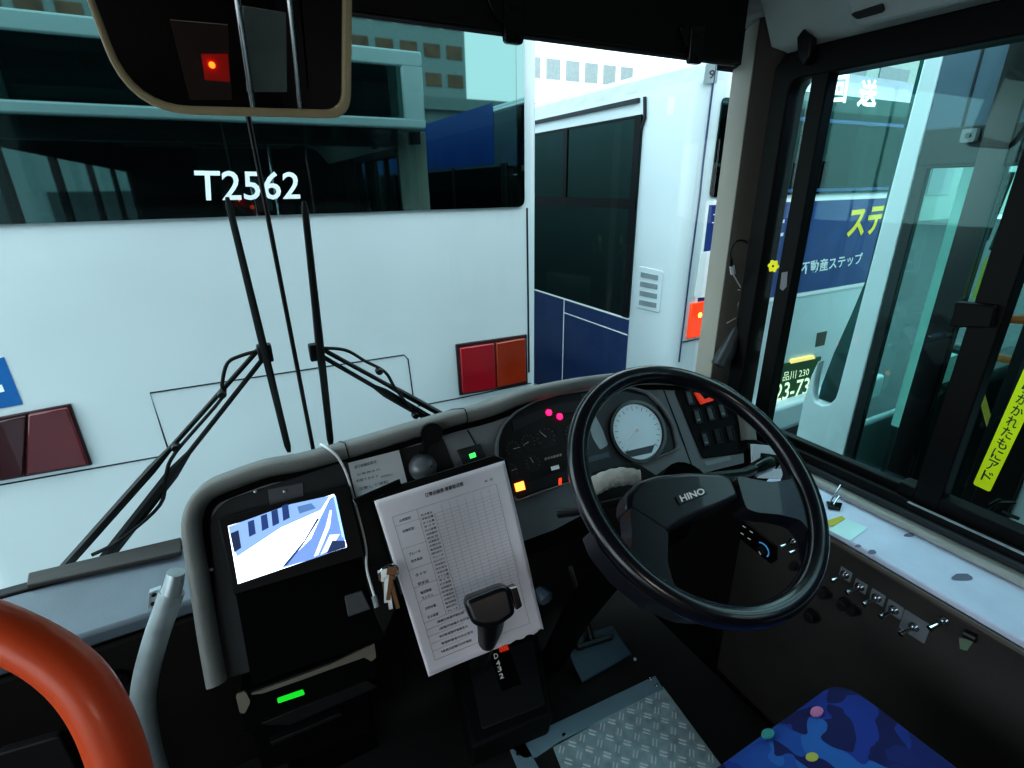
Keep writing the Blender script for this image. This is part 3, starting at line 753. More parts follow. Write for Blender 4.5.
# upper dark lamp strip, grey surround
m = MB(); m.prism(DP, [DP.px(*p) for p in ((585, 392), (630, 389), (655, 395), (675, 425), (680, 448), (655, 457), (590, 474), (588, 440))], -.0235, -.0215); build(m, 'grey_surround', mat('cluster_grey', '3d4448', .5), cl, bevel=.001)
m = MB(); m.prism(DP, [DP.px(*p) for p in ((515, 419), (560, 402), (597, 397), (599, 406), (545, 416), (516, 430))], -.0235, -.0205); build(m, 'warning_lamp_strip', mat('strip_dark', '2a2c31', .5), cl)
m = MB(); m.prism(DP, [DP.px(*p) for p in ((506, 447), (522, 434), (560, 424), (582, 420), (586, 460), (515, 484))], -.0235, -.0222); build(m, 'gauge_plate', mat('gauge_plate', '121114', .5), cl)
# big speedometer
gc = DP.px(641, 430.5); gr = abs(DP.px(669, 430)[0] - gc[0])
gcen = DP.at(*gc, -.0215)
m = MB(); m.lathe(gcen, NF, [(gr, 0), (gr, .012), (gr * .9, .012), (gr * .88, .004)], 48); sp = build(m, 'speedometer', blkg, cl)
m = MB(); m.lathe(gcen + NF * .004, NF, [(gr * .88, 0), (gr * .88, .001)], 48); build(m, 'dial_face', mat('dial_face', 'a9c2cc', .4, emit='a6c6d2', estr=.22), sp)
m = MB()
for k in range(21):
    a = math.radians(225 - 270 * k / 20); r0, r1 = gr * (.68 if k % 2 == 0 else .74), gr * .8
    m.tube([DP.at(gc[0] + r * math.cos(a), gc[1] + r * math.sin(a), -.0162) for r in (r0, r1)], .0008, 4)
build(m, 'tick_marks', mat('tick', '5e7078', .6), sp)
m = MB(); m.tube([DP.pxw(640, 428, -.0145), DP.pxw(630, 443, -.0145)], [.0012, .0006], 6); m.lathe(DP.pxw(641, 430, -.0165), NF, [(.004, 0), (.003, .003)], 12); build(m, 'needle', mat('needle_white', 'f2f2ee', .5), sp)
m = MB(); m.ppx(DP, [(628, 451), (658, 444), (655, 452), (632, 457)], -.0165, -.0145); build(m, 'odometer_window', mat('odo', '4a565c', .4), sp)
# crescent tell-tale plate
m = MB(); m.prism(DP, rpoly([DP.px(*p) for p in ((591, 414), (599, 414), (606, 428), (612, 444), (604, 449), (596, 436))], .006), -.0215, -.0195); build(m, 'crescent_window', mat('crescent', '7f949c', .35, emit='7f949c', estr=.12), cl)
m = MB(); m.ppx(DP, [(586, 458), (612, 451), (614, 456), (588, 463)], -.0215, -.0195); build(m, 'display_strip', mat('display_strip', '56666e', .4), cl)


def gauge(px, py, r, ang, nums=True):
    a, b = DP.px(px, py); k = DP.at(a, b, -.0222)
    m = MB(); m.lathe(k, NF, [(r, 0), (r, .0015), (r * .93, .0015), (r * .92, .0005)], 28); g = build(m, 'small_gauge', mat('gauge_ring', '1e2024', .4), cl)
    m = MB()
    for j in range(9):
        t = math.radians(210 - 240 * j / 8); m.tube([DP.at(a + q * math.cos(t), b + q * math.sin(t), -.0195) for q in (r * .7, r * .85)], .0006, 4)
    build(m, 'tick_marks', mat('tick_dim', '8f7f72', .6), g)
    t = math.radians(ang); m = MB(); m.tube([DP.at(a, b, -.0185), DP.at(a + r * .75 * math.cos(t), b + r * .75 * math.sin(t), -.0185)], [.0011, .0006], 5); build(m, 'needle', mat('needle_pale', 'c9b9a8', .5), g)


gauge(516, 448, .020, 5); gauge(531, 441, .020, 200); gauge(549, 436, .027, 130); gauge(536, 462, .020, 110); gauge(514, 470, .017, 10); gauge(576, 432, .022, 40)
m = MB()
for k in range(6): m.ppx(DP, [(548 + 3 * k, 457 - k * .8), (550 + 3 * k, 456.5 - k * .8), (550 + 3 * k, 459 - k * .8), (548 + 3 * k, 459.5 - k * .8)], -.0222, -.021)
build(m, 'odometer_digits', mat('digits', 'a59c92', .5), cl)
m = MB(); m.ppx(DP, [(554, 466), (562, 464), (563, 468), (555, 470)], -.0222, -.0205); build(m, 'white_label', white, cl)
m = MB(); m.ppx(DP, [(511, 490), (560, 472), (576, 470), (577, 478), (535, 491), (516, 500)], -.0235, -.0215); build(m, 'lower_lamp_strip', mat('strip_dark', '2a2c31', .5), cl)
for (x, y, h, s_, nm) in ((552, 411, 'ff1040', 7, 'lit_red_warning_lamp'), (563, 415, 'ff1040', 7, 'lit_red_warning_lamp'), (604, 400, 'ff1040', 5, 'lit_red_warning_lamp')):
    m = MB(); m.lathe(DP.pxw(x, y, -.0205), NF, [(.0075, 0), (.0065, .002), (.002, .003)], 14); build(m, nm, emis('led_' + h, h, s_), cl)
m = MB(); m.ppx(DP, [(517, 483.5), (526, 480.5), (528, 489), (519, 491.5)], -.0215, -.0185); build(m, 'lit_amber_warning_lamp', emis('led_amber', 'ff7a30', 4.5), cl)
m = MB(); m.ppx(DP, [(562, 478), (565, 477), (565, 484), (562, 485)], -.0215, -.0195); build(m, 'lit_orange_warning_lamp', emis('led_orange', 'c8401a', 1.2), cl)

# ---- switch panel to the right
m = MB(); m.prism(DP, rpoly([DP.px(*p) for p in ((680, 388), (735, 386), (748, 400), (756, 436), (752, 452), (709, 458))], .008), -.028, -.024); spn = build(m, 'switch_panel', dashd, dsh, bevel=.002)
m = MB(); m.ppx(DP, [(711, 461), (737, 455), (738, 459), (713, 465)], -.028, -.0265); build(m, 'label_strip', mat('label_pale', '9aa4a4', .5), dsh)
def sw(cx, cy, mt, i):
    t = thing('rocker_switch', lab_sw[i], 'switch', DP.pxw(cx, cy, -.024), 'rocker switches on the right of dashboard')
    a, b = DP.px(cx, cy); sk = .0
    q = rrect(a - .0105, a + .0105, b - .019, b + .019, .003, 3); q2 = rrect(a - .008, a + .008, b - .0155, b + .0155, .002, 3)
    m = MB(); m.ring(DP, q, q2, -.0245, -.019); build(m, 'bezel', blk, t)
    m = MB(); m.rect(DP, a - .0078, a + .0078, b - .0152, b + .0152, -.0245, -.0212); build(m, 'rocker', mt, t, bevel=.0015)
    if i in (1, 3, 4):
        m = MB(); m.rect(DP, a - .005, a + .004, b - .010, b - .008, -.0212, -.0205); build(m, 'white_mark', mat('mark', 'b9bcbc', .5), t)


lab_sw = ['upper left dark rocker switch beside the red tab', 'grey rocker switch, middle row left', 'grey rocker switch, middle row centre', 'grey rocker switch with mark, middle row right', 'wide grey rocker switch, bottom row left', 'black rocker switch, bottom row centre', 'black rocker switch, bottom row right']
gsw = mat('switch_grey', '52585b', .45)
for i, (x, y, mt) in enumerate([(695, 396, gsw), (703, 415, gsw), (716, 412, gsw), (728, 409, gsw), (711, 438, gsw), (724, 435, blk), (736, 432, blk)]): sw(x, y, mt, i)
m = MB(); m.ppx(DP, [(699, 391), (704, 392), (709, 398), (716, 395), (718, 399), (706, 403)], -.023, -.016); tag(build(m, 'red_tab', mat('red_tab', 'e8401f', .5, emit='e8401f', estr=.3)), 'bent orange red tab over the upper switches', 'tab')

# ---- monitor
MN = V((-.10, -.98, .16)).normalized()
MP = Fr(DP.at(0, 0, .004), NF)
mq = [(217, 519), (349, 484), (366, 557), (234, 596)]
mo = thing('reversing_monitor', 'slim black monitor showing a bright kerbside camera picture', 'monitor', MP.pxw(290, 590, -.01))
m = MB(); m.prism(MP, rpoly([MP.px(*p) for p in mq], .006), -.022, 0); build(m, 'casing', frb, mo, bevel=.003)
sq = [MP.px(*p) for p in ((228, 526), (334, 494), (347, 547), (238, 584))]
m = MB(); m.prism(MP, sq, 0, .0012); scn = build(m, 'screen', emis('screen_white', 'e6f2ff', 2.3), mo)
def scp(poly, hexc, s, nm, lv=.0016):
    m = MB(); pts = []
    for x, y in poly:   # crop coordinates of the picture
        pts.append(MP.px(180 + x / 4.267, 400 + y / 4.267))
    m.prism(MP, pts, .0012, lv); build(m, nm, emis('scr_' + hexc, hexc, s), scn)


scp([(207, 540), (470, 445), (640, 408), (600, 470), (430, 545), (245, 668), (232, 640)], '8fb0e0', .75, 'picture_buildings')
scp([(215, 570), (250, 555), (262, 630), (232, 650)], '24365e', .4, 'picture_dark_block', .0019)
for k, (x, y) in enumerate(((290, 560), (345, 535), (390, 515), (435, 492))): scp([(x, y - 40), (x + 26, y - 50), (x + 34, y + 10), (x + 6, y + 24)], '2f4a86', .45, 'picture_column', .0019)
scp([(500, 455), (560, 440), (580, 462), (510, 485)], '5f86bc', .6, 'picture_block', .0019)
scp([(600, 500), (640, 420), (662, 408), (708, 628), (560, 680), (430, 718), (560, 590)], '7796d2', .85, 'picture_road', .0017)
scp([(640, 470), (648, 470), (640, 540), (590, 660), (572, 668), (622, 540)], 'dbe8ff', 1.6, 'picture_kerb', .0021)
scp([(585, 505), (596, 505), (520, 625), (455, 705), (440, 708), (530, 600)], '2f477e', .5, 'picture_line', .0021)
scp([(640, 575), (682, 572), (640, 640), (600, 660)], 'cfe0ff', 1.4, 'picture_patch', .0021)
scp([(650, 600), (704, 600), (708, 628), (625, 655)], '31446c', .5, 'picture_shadow', .0023)
scp([(655, 410), (664, 408), (706, 600), (690, 580)], '9fc8ff', 1.1, 'picture_edge', .0022)

# ---- notice card, dome, nozzle, cable
CF = Fr(DP.pxw(376, 475, -.012), (NF + V((0, 0, .1))).normalized())
m = MB(); m.ppx(CF, [(348, 463), (399, 450), (407, 482), (356, 497)], -.002, 0); nc = tag(build(m, 'notice_card', mat('card_white', 'cdd2d6', .35, var=.05, coat=.4)), 'laminated white notice card propped between monitor and camera dome', 'card')
m = MB()
def ctxt(s, x0, y0, x1, y1, h): m.text(s, CF, [(x0, y0), (x1, y1), (x1 + h * .15, y1 + h), (x0 + h * .15, y0 + h)], .0006)
ctxt('運行前確認事項', 354, 466, 376, 460, 3.2); ctxt('お客様各位', 357, 474, 380, 468, 2); ctxt('両替できます', 356, 480, 378, 474.5, 2.6); ctxt('車内事故防止', 381, 476, 393, 473, 2); ctxt('注意して運転', 358, 488, 388, 480, 3)
build(m, 'card_lettering', ink, nc)

m = MB(); q = DP.pxw(424, 466, -.022); m.lathe(q, V((0, -.35, .94)), [(.030, -.01), (.030, .004), (.026, .014), (.017, .022), (.004, .026)], 28)
dm = tag(build(m, 'grey_dome', mat('dome_grey', '6d7378', .3, coat=.4)), 'small grey dome fitting beside the notice card', 'sensor')
m = MB(); m.lathe(q + V((.012, -.02, .006)), V((0, -.6, .6)), [(.003, 0), (.002, .006)], 10); build(m, 'dark_stud', blk, dm)
m = MB(); a = DP.pxw(431, 433, .004); ax = V((-.15, -.8, .25)).normalized(); m.lathe(a - ax * .05, ax, [(.019, 0), (.021, .045), (.023, .05), (.023, .066), (.019, .066), (.018, .064)], 28)
nz_ = tag(build(m, 'round_air_nozzle', frb), 'black cylindrical nozzle poking out of the dashboard lip', 'nozzle')
m = MB(); m.tube([a - ax * .03, DP.pxw(424, 452, -.012)], [.012, .008], 10); build(m, 'stem', blk, nz_)
cab = smooth([DP.pxw(323, 449, .006) + V((0, .03, -.004)), DP.pxw(328, 449, .012), DP.pxw(338, 458, .012), DP.pxw(347, 475, .004), DP.pxw(354, 500, -.012), DP.pxw(361, 525, -.014), DP.pxw(366, 548, -.012), DP.pxw(367, 570, -.006), DP.pxw(373, 592, .0), DP.pxw(376, 600, .002)], 5)
m = MB(); m.tube(cab, .0025, 8); wc = tag(build(m, 'white_cable', mat('cable_white', 'eef2f4', .4)), 'thin white cable draped over dashboard lip beside the monitor', 'cable')
m = MB(); m.tube([DP.pxw(374, 596, .0), DP.pxw(377, 607, .002)], .0055, 8); build(m, 'plug', mat('plug_grey', '8f979c', .4), wc)
m = MB(); m.ppx(DP, [(350, 500), (372, 494), (402, 600), (385, 640), (372, 610)], -.03, -.016); build(m, 'black_side_post', frb, dsh, bevel=.004)

# ---- clipboard with paper form
tl = math.radians(38)
PN = V((-.08, -math.cos(tl), math.sin(tl))).normalized()
PP = Fr((.22, .80, .76), PN)
pc = [(374, 500), (497, 460), (508, 462), (542, 629), (428, 676)]
cb = thing('clipboard', 'black clipboard hung between dashboard and gear lever', 'clipboard', PP.pxw(455, 560, -.02))
m = MB(); m.ppx(PP, [(372, 493), (495, 454), (509, 459), (520, 520), (400, 560)], -.016, -.008); build(m, 'board', frb, cb, bevel=.002)
m = MB(); m.ppx(PP, [(352, 499), (400, 478), (402, 486), (358, 508)], -.012, -.004); build(m, 'edge_clip', blkg, cb, bevel=.002)


def pmap(u, v):
    TLq, TRq, BR, BL = V((374, 501)), V((505, 460)), V((542, 630)), V((428, 676))
    a = TLq.lerp(TRq, u); b = BL.lerp(BR, u); q = a.lerp(b, v)
    return q.x, q.y


def psurf(u, v, w=0.):
    x, y = pmap(u, v)
    e = .010 * math.sin(v * 3.1) * (u - .5) ** 2 * 2 + (.012 * (v - .8) * 3 if v > .8 else 0) + .004 * math.sin(5 * u + 3 * v)
    return PP.pxw(x, y, 0) + PN * (e + w)


m = MB()
def pf(u, v):
    # ragged torn lower right edge, rounded upper right corner
    vv = v
    if v > .999 and u > .45: vv = 1 - .015 * (math.sin(u * 60) * .5 + .6) * (u - .45) * 2
    return psurf(u, vv)


m.grid(pf, 34, 34)
fm = tag(build(m, 'paper_form', paper), 'white printed checklist form with a grid table hanging on the clipboard', 'paper')
md = fm.modifiers.new('thick', 'SOLIDIFY'); md.thickness = .0012; md.offset = -1
m = MB()
def pl_(u0, v0, u1, v1, r=.00035):
    m.tube([psurf(u0 + (u1 - u0) * t / 8, v0 + (v1 - v0) * t / 8, .0012) for t in range(9)], r, 3)


x0, x1, y0, y1 = .09, .90, .115, .93
pl_(x0, y0, x1, y0); pl_(x0, y0, x0, y1); pl_(x1, y0, x1, y1); pl_(x0, y1, x1, y1)
pl_(.28, y0, .28, .72, .0003); pl_(.40, .17, .40, .72, .0003)
for k in range(1, 8): pl_(.40 + .0625 * k, .13, .40 + .0625 * k, .76, .00022)
for k in range(30): pl_(.40, .17 + .0195 * k, x1, .17 + .0195 * k, .0002)
for v in (.17, .30, .42, .52, .60, .72, .76, .80, .84, .88): pl_(x0, v, .40, v, .00025)
build(m, 'table_lines', inkl, fm)
m = MB()
def ptext(s, u0, v0, u1, v1, bold=.01):
    cu = MB(); cu.text(s, PP, [pmap(u0, v0), pmap(u1, v0), pmap(u1, v1), pmap(u0, v1)], .0, bold=bold)
    for i, q in enumerate(cu.v):
        # lift on the curved sheet
        a = (q - PP.o); x, y = a.dot(PP.u), a.dot(PP.v)
        cu.v[i] = q
    # bilinear lift by centre
    uc, vc = (u0 + u1) / 2, (v0 + v1) / 2
    off = (psurf(uc, vc, .0022) - PP.pxw(*pmap(uc, vc), 0)).dot(PN)
    m.add([q + PN * off for q in cu.v], cu.f)


ptext('日常点検表 乗務前点検', .37, .045, .66, .07, .02)
ptext('年  月', .82, .075, .88, .09)
words = ['点検箇所', '点検項目', 'ブレーキ', '効き具合', 'タイヤ', '空気圧', '亀裂損傷', 'エンジン', '冷却水量', '灯火装置', '点滅具合', '燃料漏れ', '方向指示', 'オイル量']
for k, (v) in enumerate((.14, .20, .33, .37, .45, .50, .55, .58, .64, .69)):
    ptext(words[k % len(words)], .13, v, .22, v + .016)
for k in range(26):
    v = .15 + .022 * k; ptext(words[(k * 5 + 3) % len(words)], .295, v, .385 + .0 * (k % 3), v + .012)
for k, v in enumerate((.735, .775, .815, .855, .895)):
    ptext(''.join(random.sample('点検整備記録運行管理者確認印備考', 12)), .12, v, .42 + .03 * (k % 2), v + .014)
build(m, 'form_lettering', ink, fm)

# bunch of keys at the left edge of the clipboard
kb = thing('key_bunch', 'bunch of brassy brown keys hanging left of clipboard', 'keys', PP.pxw(390, 585, .01))
m = MB(); kc = PP.pxw(388, 572, .012); m.tube([kc + V((.017 * math.cos(a), -.002, .017 * math.sin(a))) for a in [2 * math.pi * k / 20 for k in range(20)]], .0014, 6, closed=True); build(m, 'ring', chrome, kb)
for k in range(6):
    a = PP.pxw(386 + random.uniform(-4, 6), 568 + random.uniform(-3, 6), .012 + .003 * k); b = PP.pxw(392 + random.uniform(-8, 8), 602 + random.uniform(-6, 8), .008 + .003 * k)
    m = MB(); d = (b - a).normalized(); s_ = d.cross(PN).normalized()
    m.loft([a - s_ * .009, a + s_ * .009, a + s_ * .009 + d * .014, a - s_ * .009 + d * .014], [p + PN * .002 for p in (a - s_ * .009, a + s_ * .009, a + s_ * .009 + d * .014, a - s_ * .009 + d * .014)])
    m.loft([a - s_ * .004 + d * .014, a + s_ * .004 + d * .014, b + s_ * .003, b - s_ * .004], [p + PN * .002 for p in (a - s_ * .004 + d * .014, a + s_ * .004 + d * .014, b + s_ * .003, b - s_ * .004)])
    build(m, 'key', mat('key_brown', '5f4a36', .35, metal=.7) if k % 2 else steel, kb, bevel=.0006)

# ---- card reader / radio with green display under the pod
RF = Fr((0, .86, .40), (-.08, -.95, .30))
void0 = mat('shadow_black', '040404', .8, spec=.1)
rd = thing('fare_reader', 'dark slotted unit with a small green display under the monitor', 'device', RF.pxw(305, 720, -.1))
m = MB(); m.ppx(RF, [(236, 697), (376, 642), (380, 680), (244, 735)], -.12, 0); build(m, 'casing', mat('reader_black', '070708', .5, spec=.15), rd, bevel=.006)
m = MB(); m.prism(RF, rpoly([RF.px(*p) for p in ((236, 694), (246, 690), (251, 700), (245, 712), (240, 711))], .004), 0, .006); m.prism(RF, rpoly([RF.px(*p) for p in ((251, 693), (290, 678), (330, 663), (374, 642), (376, 656), (371, 660), (364, 656), (330, 668), (300, 679), (262, 692))], .002), 0, .006)
build(m, 'pale_trim', mat('trim_beige', 'a09a8c', .3, metal=.3), rd, bevel=.001)
m = MB(); m.prism(RF, rpoly([RF.px(*p) for p in ((277, 698), (303, 689), (305, 694), (278, 703))], .003), 0, .002); build(m, 'green_display', emis('green_lcd', '18b82a', 1.0), rd)
m = MB(); m.prism(RF, [RF.px(*p) for p in ((262, 720), (366, 678), (378, 684), (290, 722), (264, 722))], 0, .01); m.prism(RF, [RF.px(*p) for p in ((270, 742), (340, 712), (342, 715), (272, 745))], -.03, .002); build(m, 'lower_lip', mat('lip_grey', '1d1d1e', .5, spec=.3), rd, bevel=.001)
m = MB(); m.box(-.10, .10, .93, 1.03, 0, .30); build(m, 'stand', void0, rd)
m = MB(); m.ppx(RF, [(248, 738), (370, 690), (372, 740), (262, 780)], -.15, -.02); build(m, 'lower_box', mat('lower_box', '080708', .8, spec=.1), rd, bevel=.004)

# ================================================================== STEERING WHEEL
tt = .6143
WN = V((0, -math.sin(tt), math.cos(tt)))
WC = V((.5914, .4824, .8714))
WF = Fr(WC, WN)
sw_ = thing('steering_wheel', 'big black steering wheel with slanted spokes and a badge', 'steering wheel', WC)
RO, rr_ = .207, .0165
m = MB()
rim = [WF.at(RO * math.cos(a), RO * math.sin(a), 0) for a in [2 * math.pi * k / 96 for k in range(96)]]
m.tube(rim, rr_, 18, closed=True, flatdir=tuple(WN)); build(m, 'rim', mat('wheel_black', '17181f', .24, bump=.06, bscale=300, coat=.3), sw_, sharp=80)
wheelm = mat('wheel_black', '16171c', .26)
spm = mat('wheel_pad', '1b1c24', .34, bump=.2, bscale=500, coat=.25)
void = mat('shadow_black', '040404', .8, spec=.1)
bossq = [(628, 508), (629, 492), (640, 479), (660, 473), (690, 470), (722, 471), (734, 475), (738, 484), (743, 496), (722, 506), (700, 514), (682, 523), (668, 533), (648, 520)]
m = MB(); m.prism(WF, rpoly([WF.px(*p) for p in bossq], .008, 3), -.05, -.004); hub = build(m, 'hub_pad', spm, sw_, bevel=.009, seg=4)
m = MB(); m.prism(WF, rpoly([WF.px(*p) for p in ((629, 507), (668, 532), (667, 562), (673, 584), (690, 603), (712, 619), (686, 617), (652, 602), (620, 576), (598, 548), (590, 528), (604, 545), (618, 553), (630, 550), (632, 538))], .007, 3), -.034, .002); build(m, 'left_spoke', spm, sw_, bevel=.009, seg=4)
m = MB(); m.prism(WF, rpoly([WF.px(*p) for p in ((736, 476), (770, 482), (790, 480), (796, 466), (790, 446), (803, 462), (818, 492), (826, 530), (823, 566), (816, 556), (812, 534), (800, 520), (780, 515), (757, 513), (746, 509), (742, 497))], .007, 3), -.034, .001); build(m, 'right_spoke', spm, sw_, bevel=.009, seg=4)
m = MB(); m.prism(WF, rpoly([WF.px(*p) for p in ((676, 496), (704, 486), (708, 493), (681, 504))], .002), -.004, -.001); bd = build(m, 'badge', mat('badge_dark', '2a2c30', .3), hub, bevel=.0008)
m = MB(); m.text('HINO', WF, [(679, 495.5), (703, 487.5), (706, 493.5), (682, 502)], -.0004, bold=.03); build(m, 'badge_lettering', mat('badge_silver', 'd6dade', .3, emit='c8ccd2', estr=.15), bd)
# column
m = MB(); m.tube([WC - WN * .03, WC - WN * .10, WC - WN * .22], [.045, .05, .055], 20); m.tube([WC - WN * .2, V((.60, .80, .30)), V((.61, .92, .02))], [.04, .035, .035], 16)
build(m, 'column', void, sw_)
m = MB(); cc_ = WC - WN * .12; m.box(cc_.x - .075, cc_.x + .075, cc_.y - .02, cc_.y + .16, cc_.z - .09, cc_.z + .01); build(m, 'column_shroud', void, sw_, bevel=.03, seg=4)
m = MB(); m.tube([WC - WN * .075 + V((.03, .04, 0)), atY(742, 474, .58), atY(758, 468, .60)], [.009, .011, .012], 10); stk = build(m, 'stalk', blk, sw_)
m = MB(); m.tube([atY(750, 472, .592), atY(756, 469, .598), atY(766, 464, .606), atY(769, 463, .609)], [.012, .016, .018, .016], 14); build(m, 'stalk_knob', blkg, stk)
m = MB(); m.tube([WC - WN * .08 + V((-.03, .03, 0)), atY(575, 512, .60), atY(558, 513, .62)], [.007, .007, .009], 10); build(m, 'left_stalk', blk, sw_)
# towel wrapped round the shroud
m = MB(); pts = smooth([atY(582, 497, .60), atY(598, 484, .60), (atY(618, 477, .59)), atY(640, 477, .57)], 8)
m.tube(pts, [.008 + .008 * math.sin(math.pi * min(1, i / 8) / 2) + .0008 * math.sin(i * 1.9) - (.004 * max(0, i - 18) / 6) for i in range(len(pts))], 16)
tag(build(m, 'rolled_towel', mat('towel', 'b8bab4', .95, var=.15, scale=60, bump=1., bscale=500)), 'rolled white towel draped behind the left of steering wheel hub', 'towel')
# white plastic holder at the right behind the wheel
HP = Fr((1.04, .66, .64), (-.25, -.80, .55))
m = MB(); m.ppx(HP, [(751, 444), (774, 446), (799, 454), (796, 457), (760, 453), (758, 470), (752, 469)], -.004, .004); m.ppx(HP, [(766, 468), (792, 471), (792, 480), (757, 478)], -.004, .004)
tag(build(m, 'white_holder', mat('holder_white', 'c9d0d6', .5), bevel=.0015), 'white plastic bracket holder standing at the right end of dashboard', 'holder')

# ================================================================== GEAR SELECTOR
gs = thing('gear_selector', 'black gear selector console with a T-shaped lever', 'gear selector', (.33, .68, 0))
ct = [(atZ(452, 655, .10)), (atZ(538, 628, .10)), atZ(554, 714, .10), atZ(472, 748, .10)]
m = MB(); m.loft([V((p.x, p.y + .02, 0)) for p in ct], ct); build(m, 'console', mat('console_dark', '171618', .65, bump=.2, spec=.2), gs, bevel=.01, seg=3)
GF = Fr((.33, .68, .101), (0, 0, 1))
m = MB(); m.ppx(GF, rpoly([(468, 662), (533, 640), (545, 705), (482, 730)], 4), 0, .003); build(m, 'top_plate', mat('plate_dark', '2a2a2c', .5), gs, bevel=.001)
m = MB(); m.ppx(GF, [(488, 650), (507, 645), (521, 685), (502, 692)], .003, .005); gp = build(m, 'gate_plate', mat('gate_black', '0c0c0d', .4), gs)
m = MB(); m.ppx(GF, [(497, 644), (506, 641), (509, 651), (500, 654)], .005, .007); r_ = build(m, 'red_letter_plate', mat('gate_red', 'b3301c', .5, emit='c8341c', estr=.5), gp)
m = MB(); m.text('R', GF, [(500, 644), (504, 643), (506, 650), (502, 651)], .0074); build(m, 'letter', mat('letter_pink', 'e8b0a0', .5), r_)
m = MB()
for k, (ch, x, y) in enumerate((('N', 493, 649), ('D', 495.5, 658), ('4', 497.5, 665), ('3', 499, 671), ('2', 501, 678))):
    m.text(ch, GF, [(x - 2, y - 2.5), (x + 2.2, y - 3.8), (x + 3.2, y + 1.4), (x - 1, y + 2.8)], .0055, bold=.02)
build(m, 'gate_letters', mat('gate_letters', 'b8bcbc', .5, emit='b8bcbc', estr=.25), gp)
kn = atY(492, 603, .60)
m = MB(); m.tube([atZ(481, 668, .10), atY(486, 648, .64), atY(490, 628, .615), atY(491, 610, .60)], [.012, .014, .022, .026], 14); lv = build(m, 'lever', blk, gs)
ux = (atY(518, 594, .58) - atY(465, 606, .615)); L = ux.length; ux.normalize()
KN = ux.cross(V((0, .35, .94))).normalized()
KF = Fr(kn, V((-.2, -.8, .55)))
m = MB(); m.prism(KF, rpoly([KF.px(*p) for p in ((464, 604), (466, 597), (500, 584), (508, 586), (514, 612), (498, 624), (480, 626), (471, 622))], .009, 4), -.025, .02); kb_ = build(m, 'knob', mat('knob_black', '14161a', .3), lv, bevel=.009, seg=4)
m = MB(); m.prism(KF, rpoly([KF.px(*p) for p in ((508, 587), (515, 584), (521, 605), (515, 609))], .003, 4), -.015, .012); build(m, 'push_button', blkg, kb_, bevel=.003)
m = MB(); m.prism(KF, [KF.px(*p) for p in ((508, 586.5), (515, 584.5), (516, 586), (509, 588))], .012, .0135); build(m, 'button_edge', steel, kb_)

# second small lever right of the form
m = MB(); a = atY(538, 588, .78); b = atY(551, 606, .74); m.lathe(a, (b - a), [(.008, 0), (.014, .01), (.019, .028), (.012, .036), (.003, .038)], 16); hv = tag(build(m, 'brake_lever_knob', mat('knob_blue_grey', '4c5a68', .35)), 'blue grey conical knob behind the right edge of the form', 'knob')
m = MB(); m.tube([a, V((a.x + .02, .95, a.z - .05))], .006, 8); build(m, 'rod', blk, hv)

# ================================================================== PEDAL, PLATES ON THE FLOOR
PF_ = Fr(atZ(600, 660, .03), (0, -.45, .9))
pd = thing('brake_pedal', 'blue grey foot pedal under the steering column', 'pedal', atZ(600, 660, 0))
m = MB(); m.ppx(PF_, [(562, 640), (612, 626), (632, 655), (582, 683)], -.004, .006); build(m, 'pad', mat('pedal_pad', '38505e', .5), pd, bevel=.004)
m = MB(); m.ppx(PF_, [(573, 648), (608, 637), (611, 641), (576, 652)], .006, .03); m.tube([PF_.pxw(590, 643, .02), V((.75, 1.05, .2))], .01, 8); build(m, 'linkage', blk, pd, bevel=.002)
m = MB()
for p in ((576, 650), (605, 640), (634, 660)): m.lathe(PF_.pxw(*p, .006), PF_.n, [(.005, 0), (.004, .004)], 10)
build(m, 'bolt', steel, pd)
ZF = Fr((0, 0, .0), (0, 0, 1))
m = MB(); m.ppx(ZF, [(508, 747), (655, 677), (663, 690), (560, 742), (536, 758), (524, 760)], 0, .006); m.ppx(ZF, [(508, 747), (524, 742), (542, 775), (520, 775)], 0, .006); stp = tag(build(m, 'floor_strip', mat('strip_alu', '8aa4b2', .5, metal=.2, var=.1), bevel=.001), 'bare metal L-shaped edging strip screwed to cab floor', 'strip')
m = MB()
for p in ((518, 756), (564, 737), (656, 687), (650, 681)): m.lathe(ZF.pxw(*p, .006), (0, 0, 1), [(.006, 0), (.005, .003), (.002, .004)], 10)
build(m, 'screw', chrome, stp)
cpq = [ZF.px(*p) for p in ((553, 748), (663, 687), (728, 775), (592, 850))]
m = MB(); m.prism(ZF, cpq, 0, .003); cpl = tag(build(m, 'checker_plate', alu, bevel=.0008), 'aluminium tread plate with raised double bars on the floor', 'floor plate')
m = MB(); A0 = V(cpq[0]); A1 = V(cpq[1]); A2 = V(cpq[2]); A3 = V(cpq[3])
ex = (A1 - A0).normalized(); ey = V((-ex.y, ex.x)); 
if (A3 - A0).dot(ey) < 0: ey = -ey
def inside(p):
    s = None
    for i in range(4):
        a = V(cpq[i]); b = V(cpq[(i + 1) % 4]); c = (b - a).x * (p - a).y - (b - a).y * (p - a).x
        if s is None: s = c > 0
        elif (c > 0) != s: return False
    return True


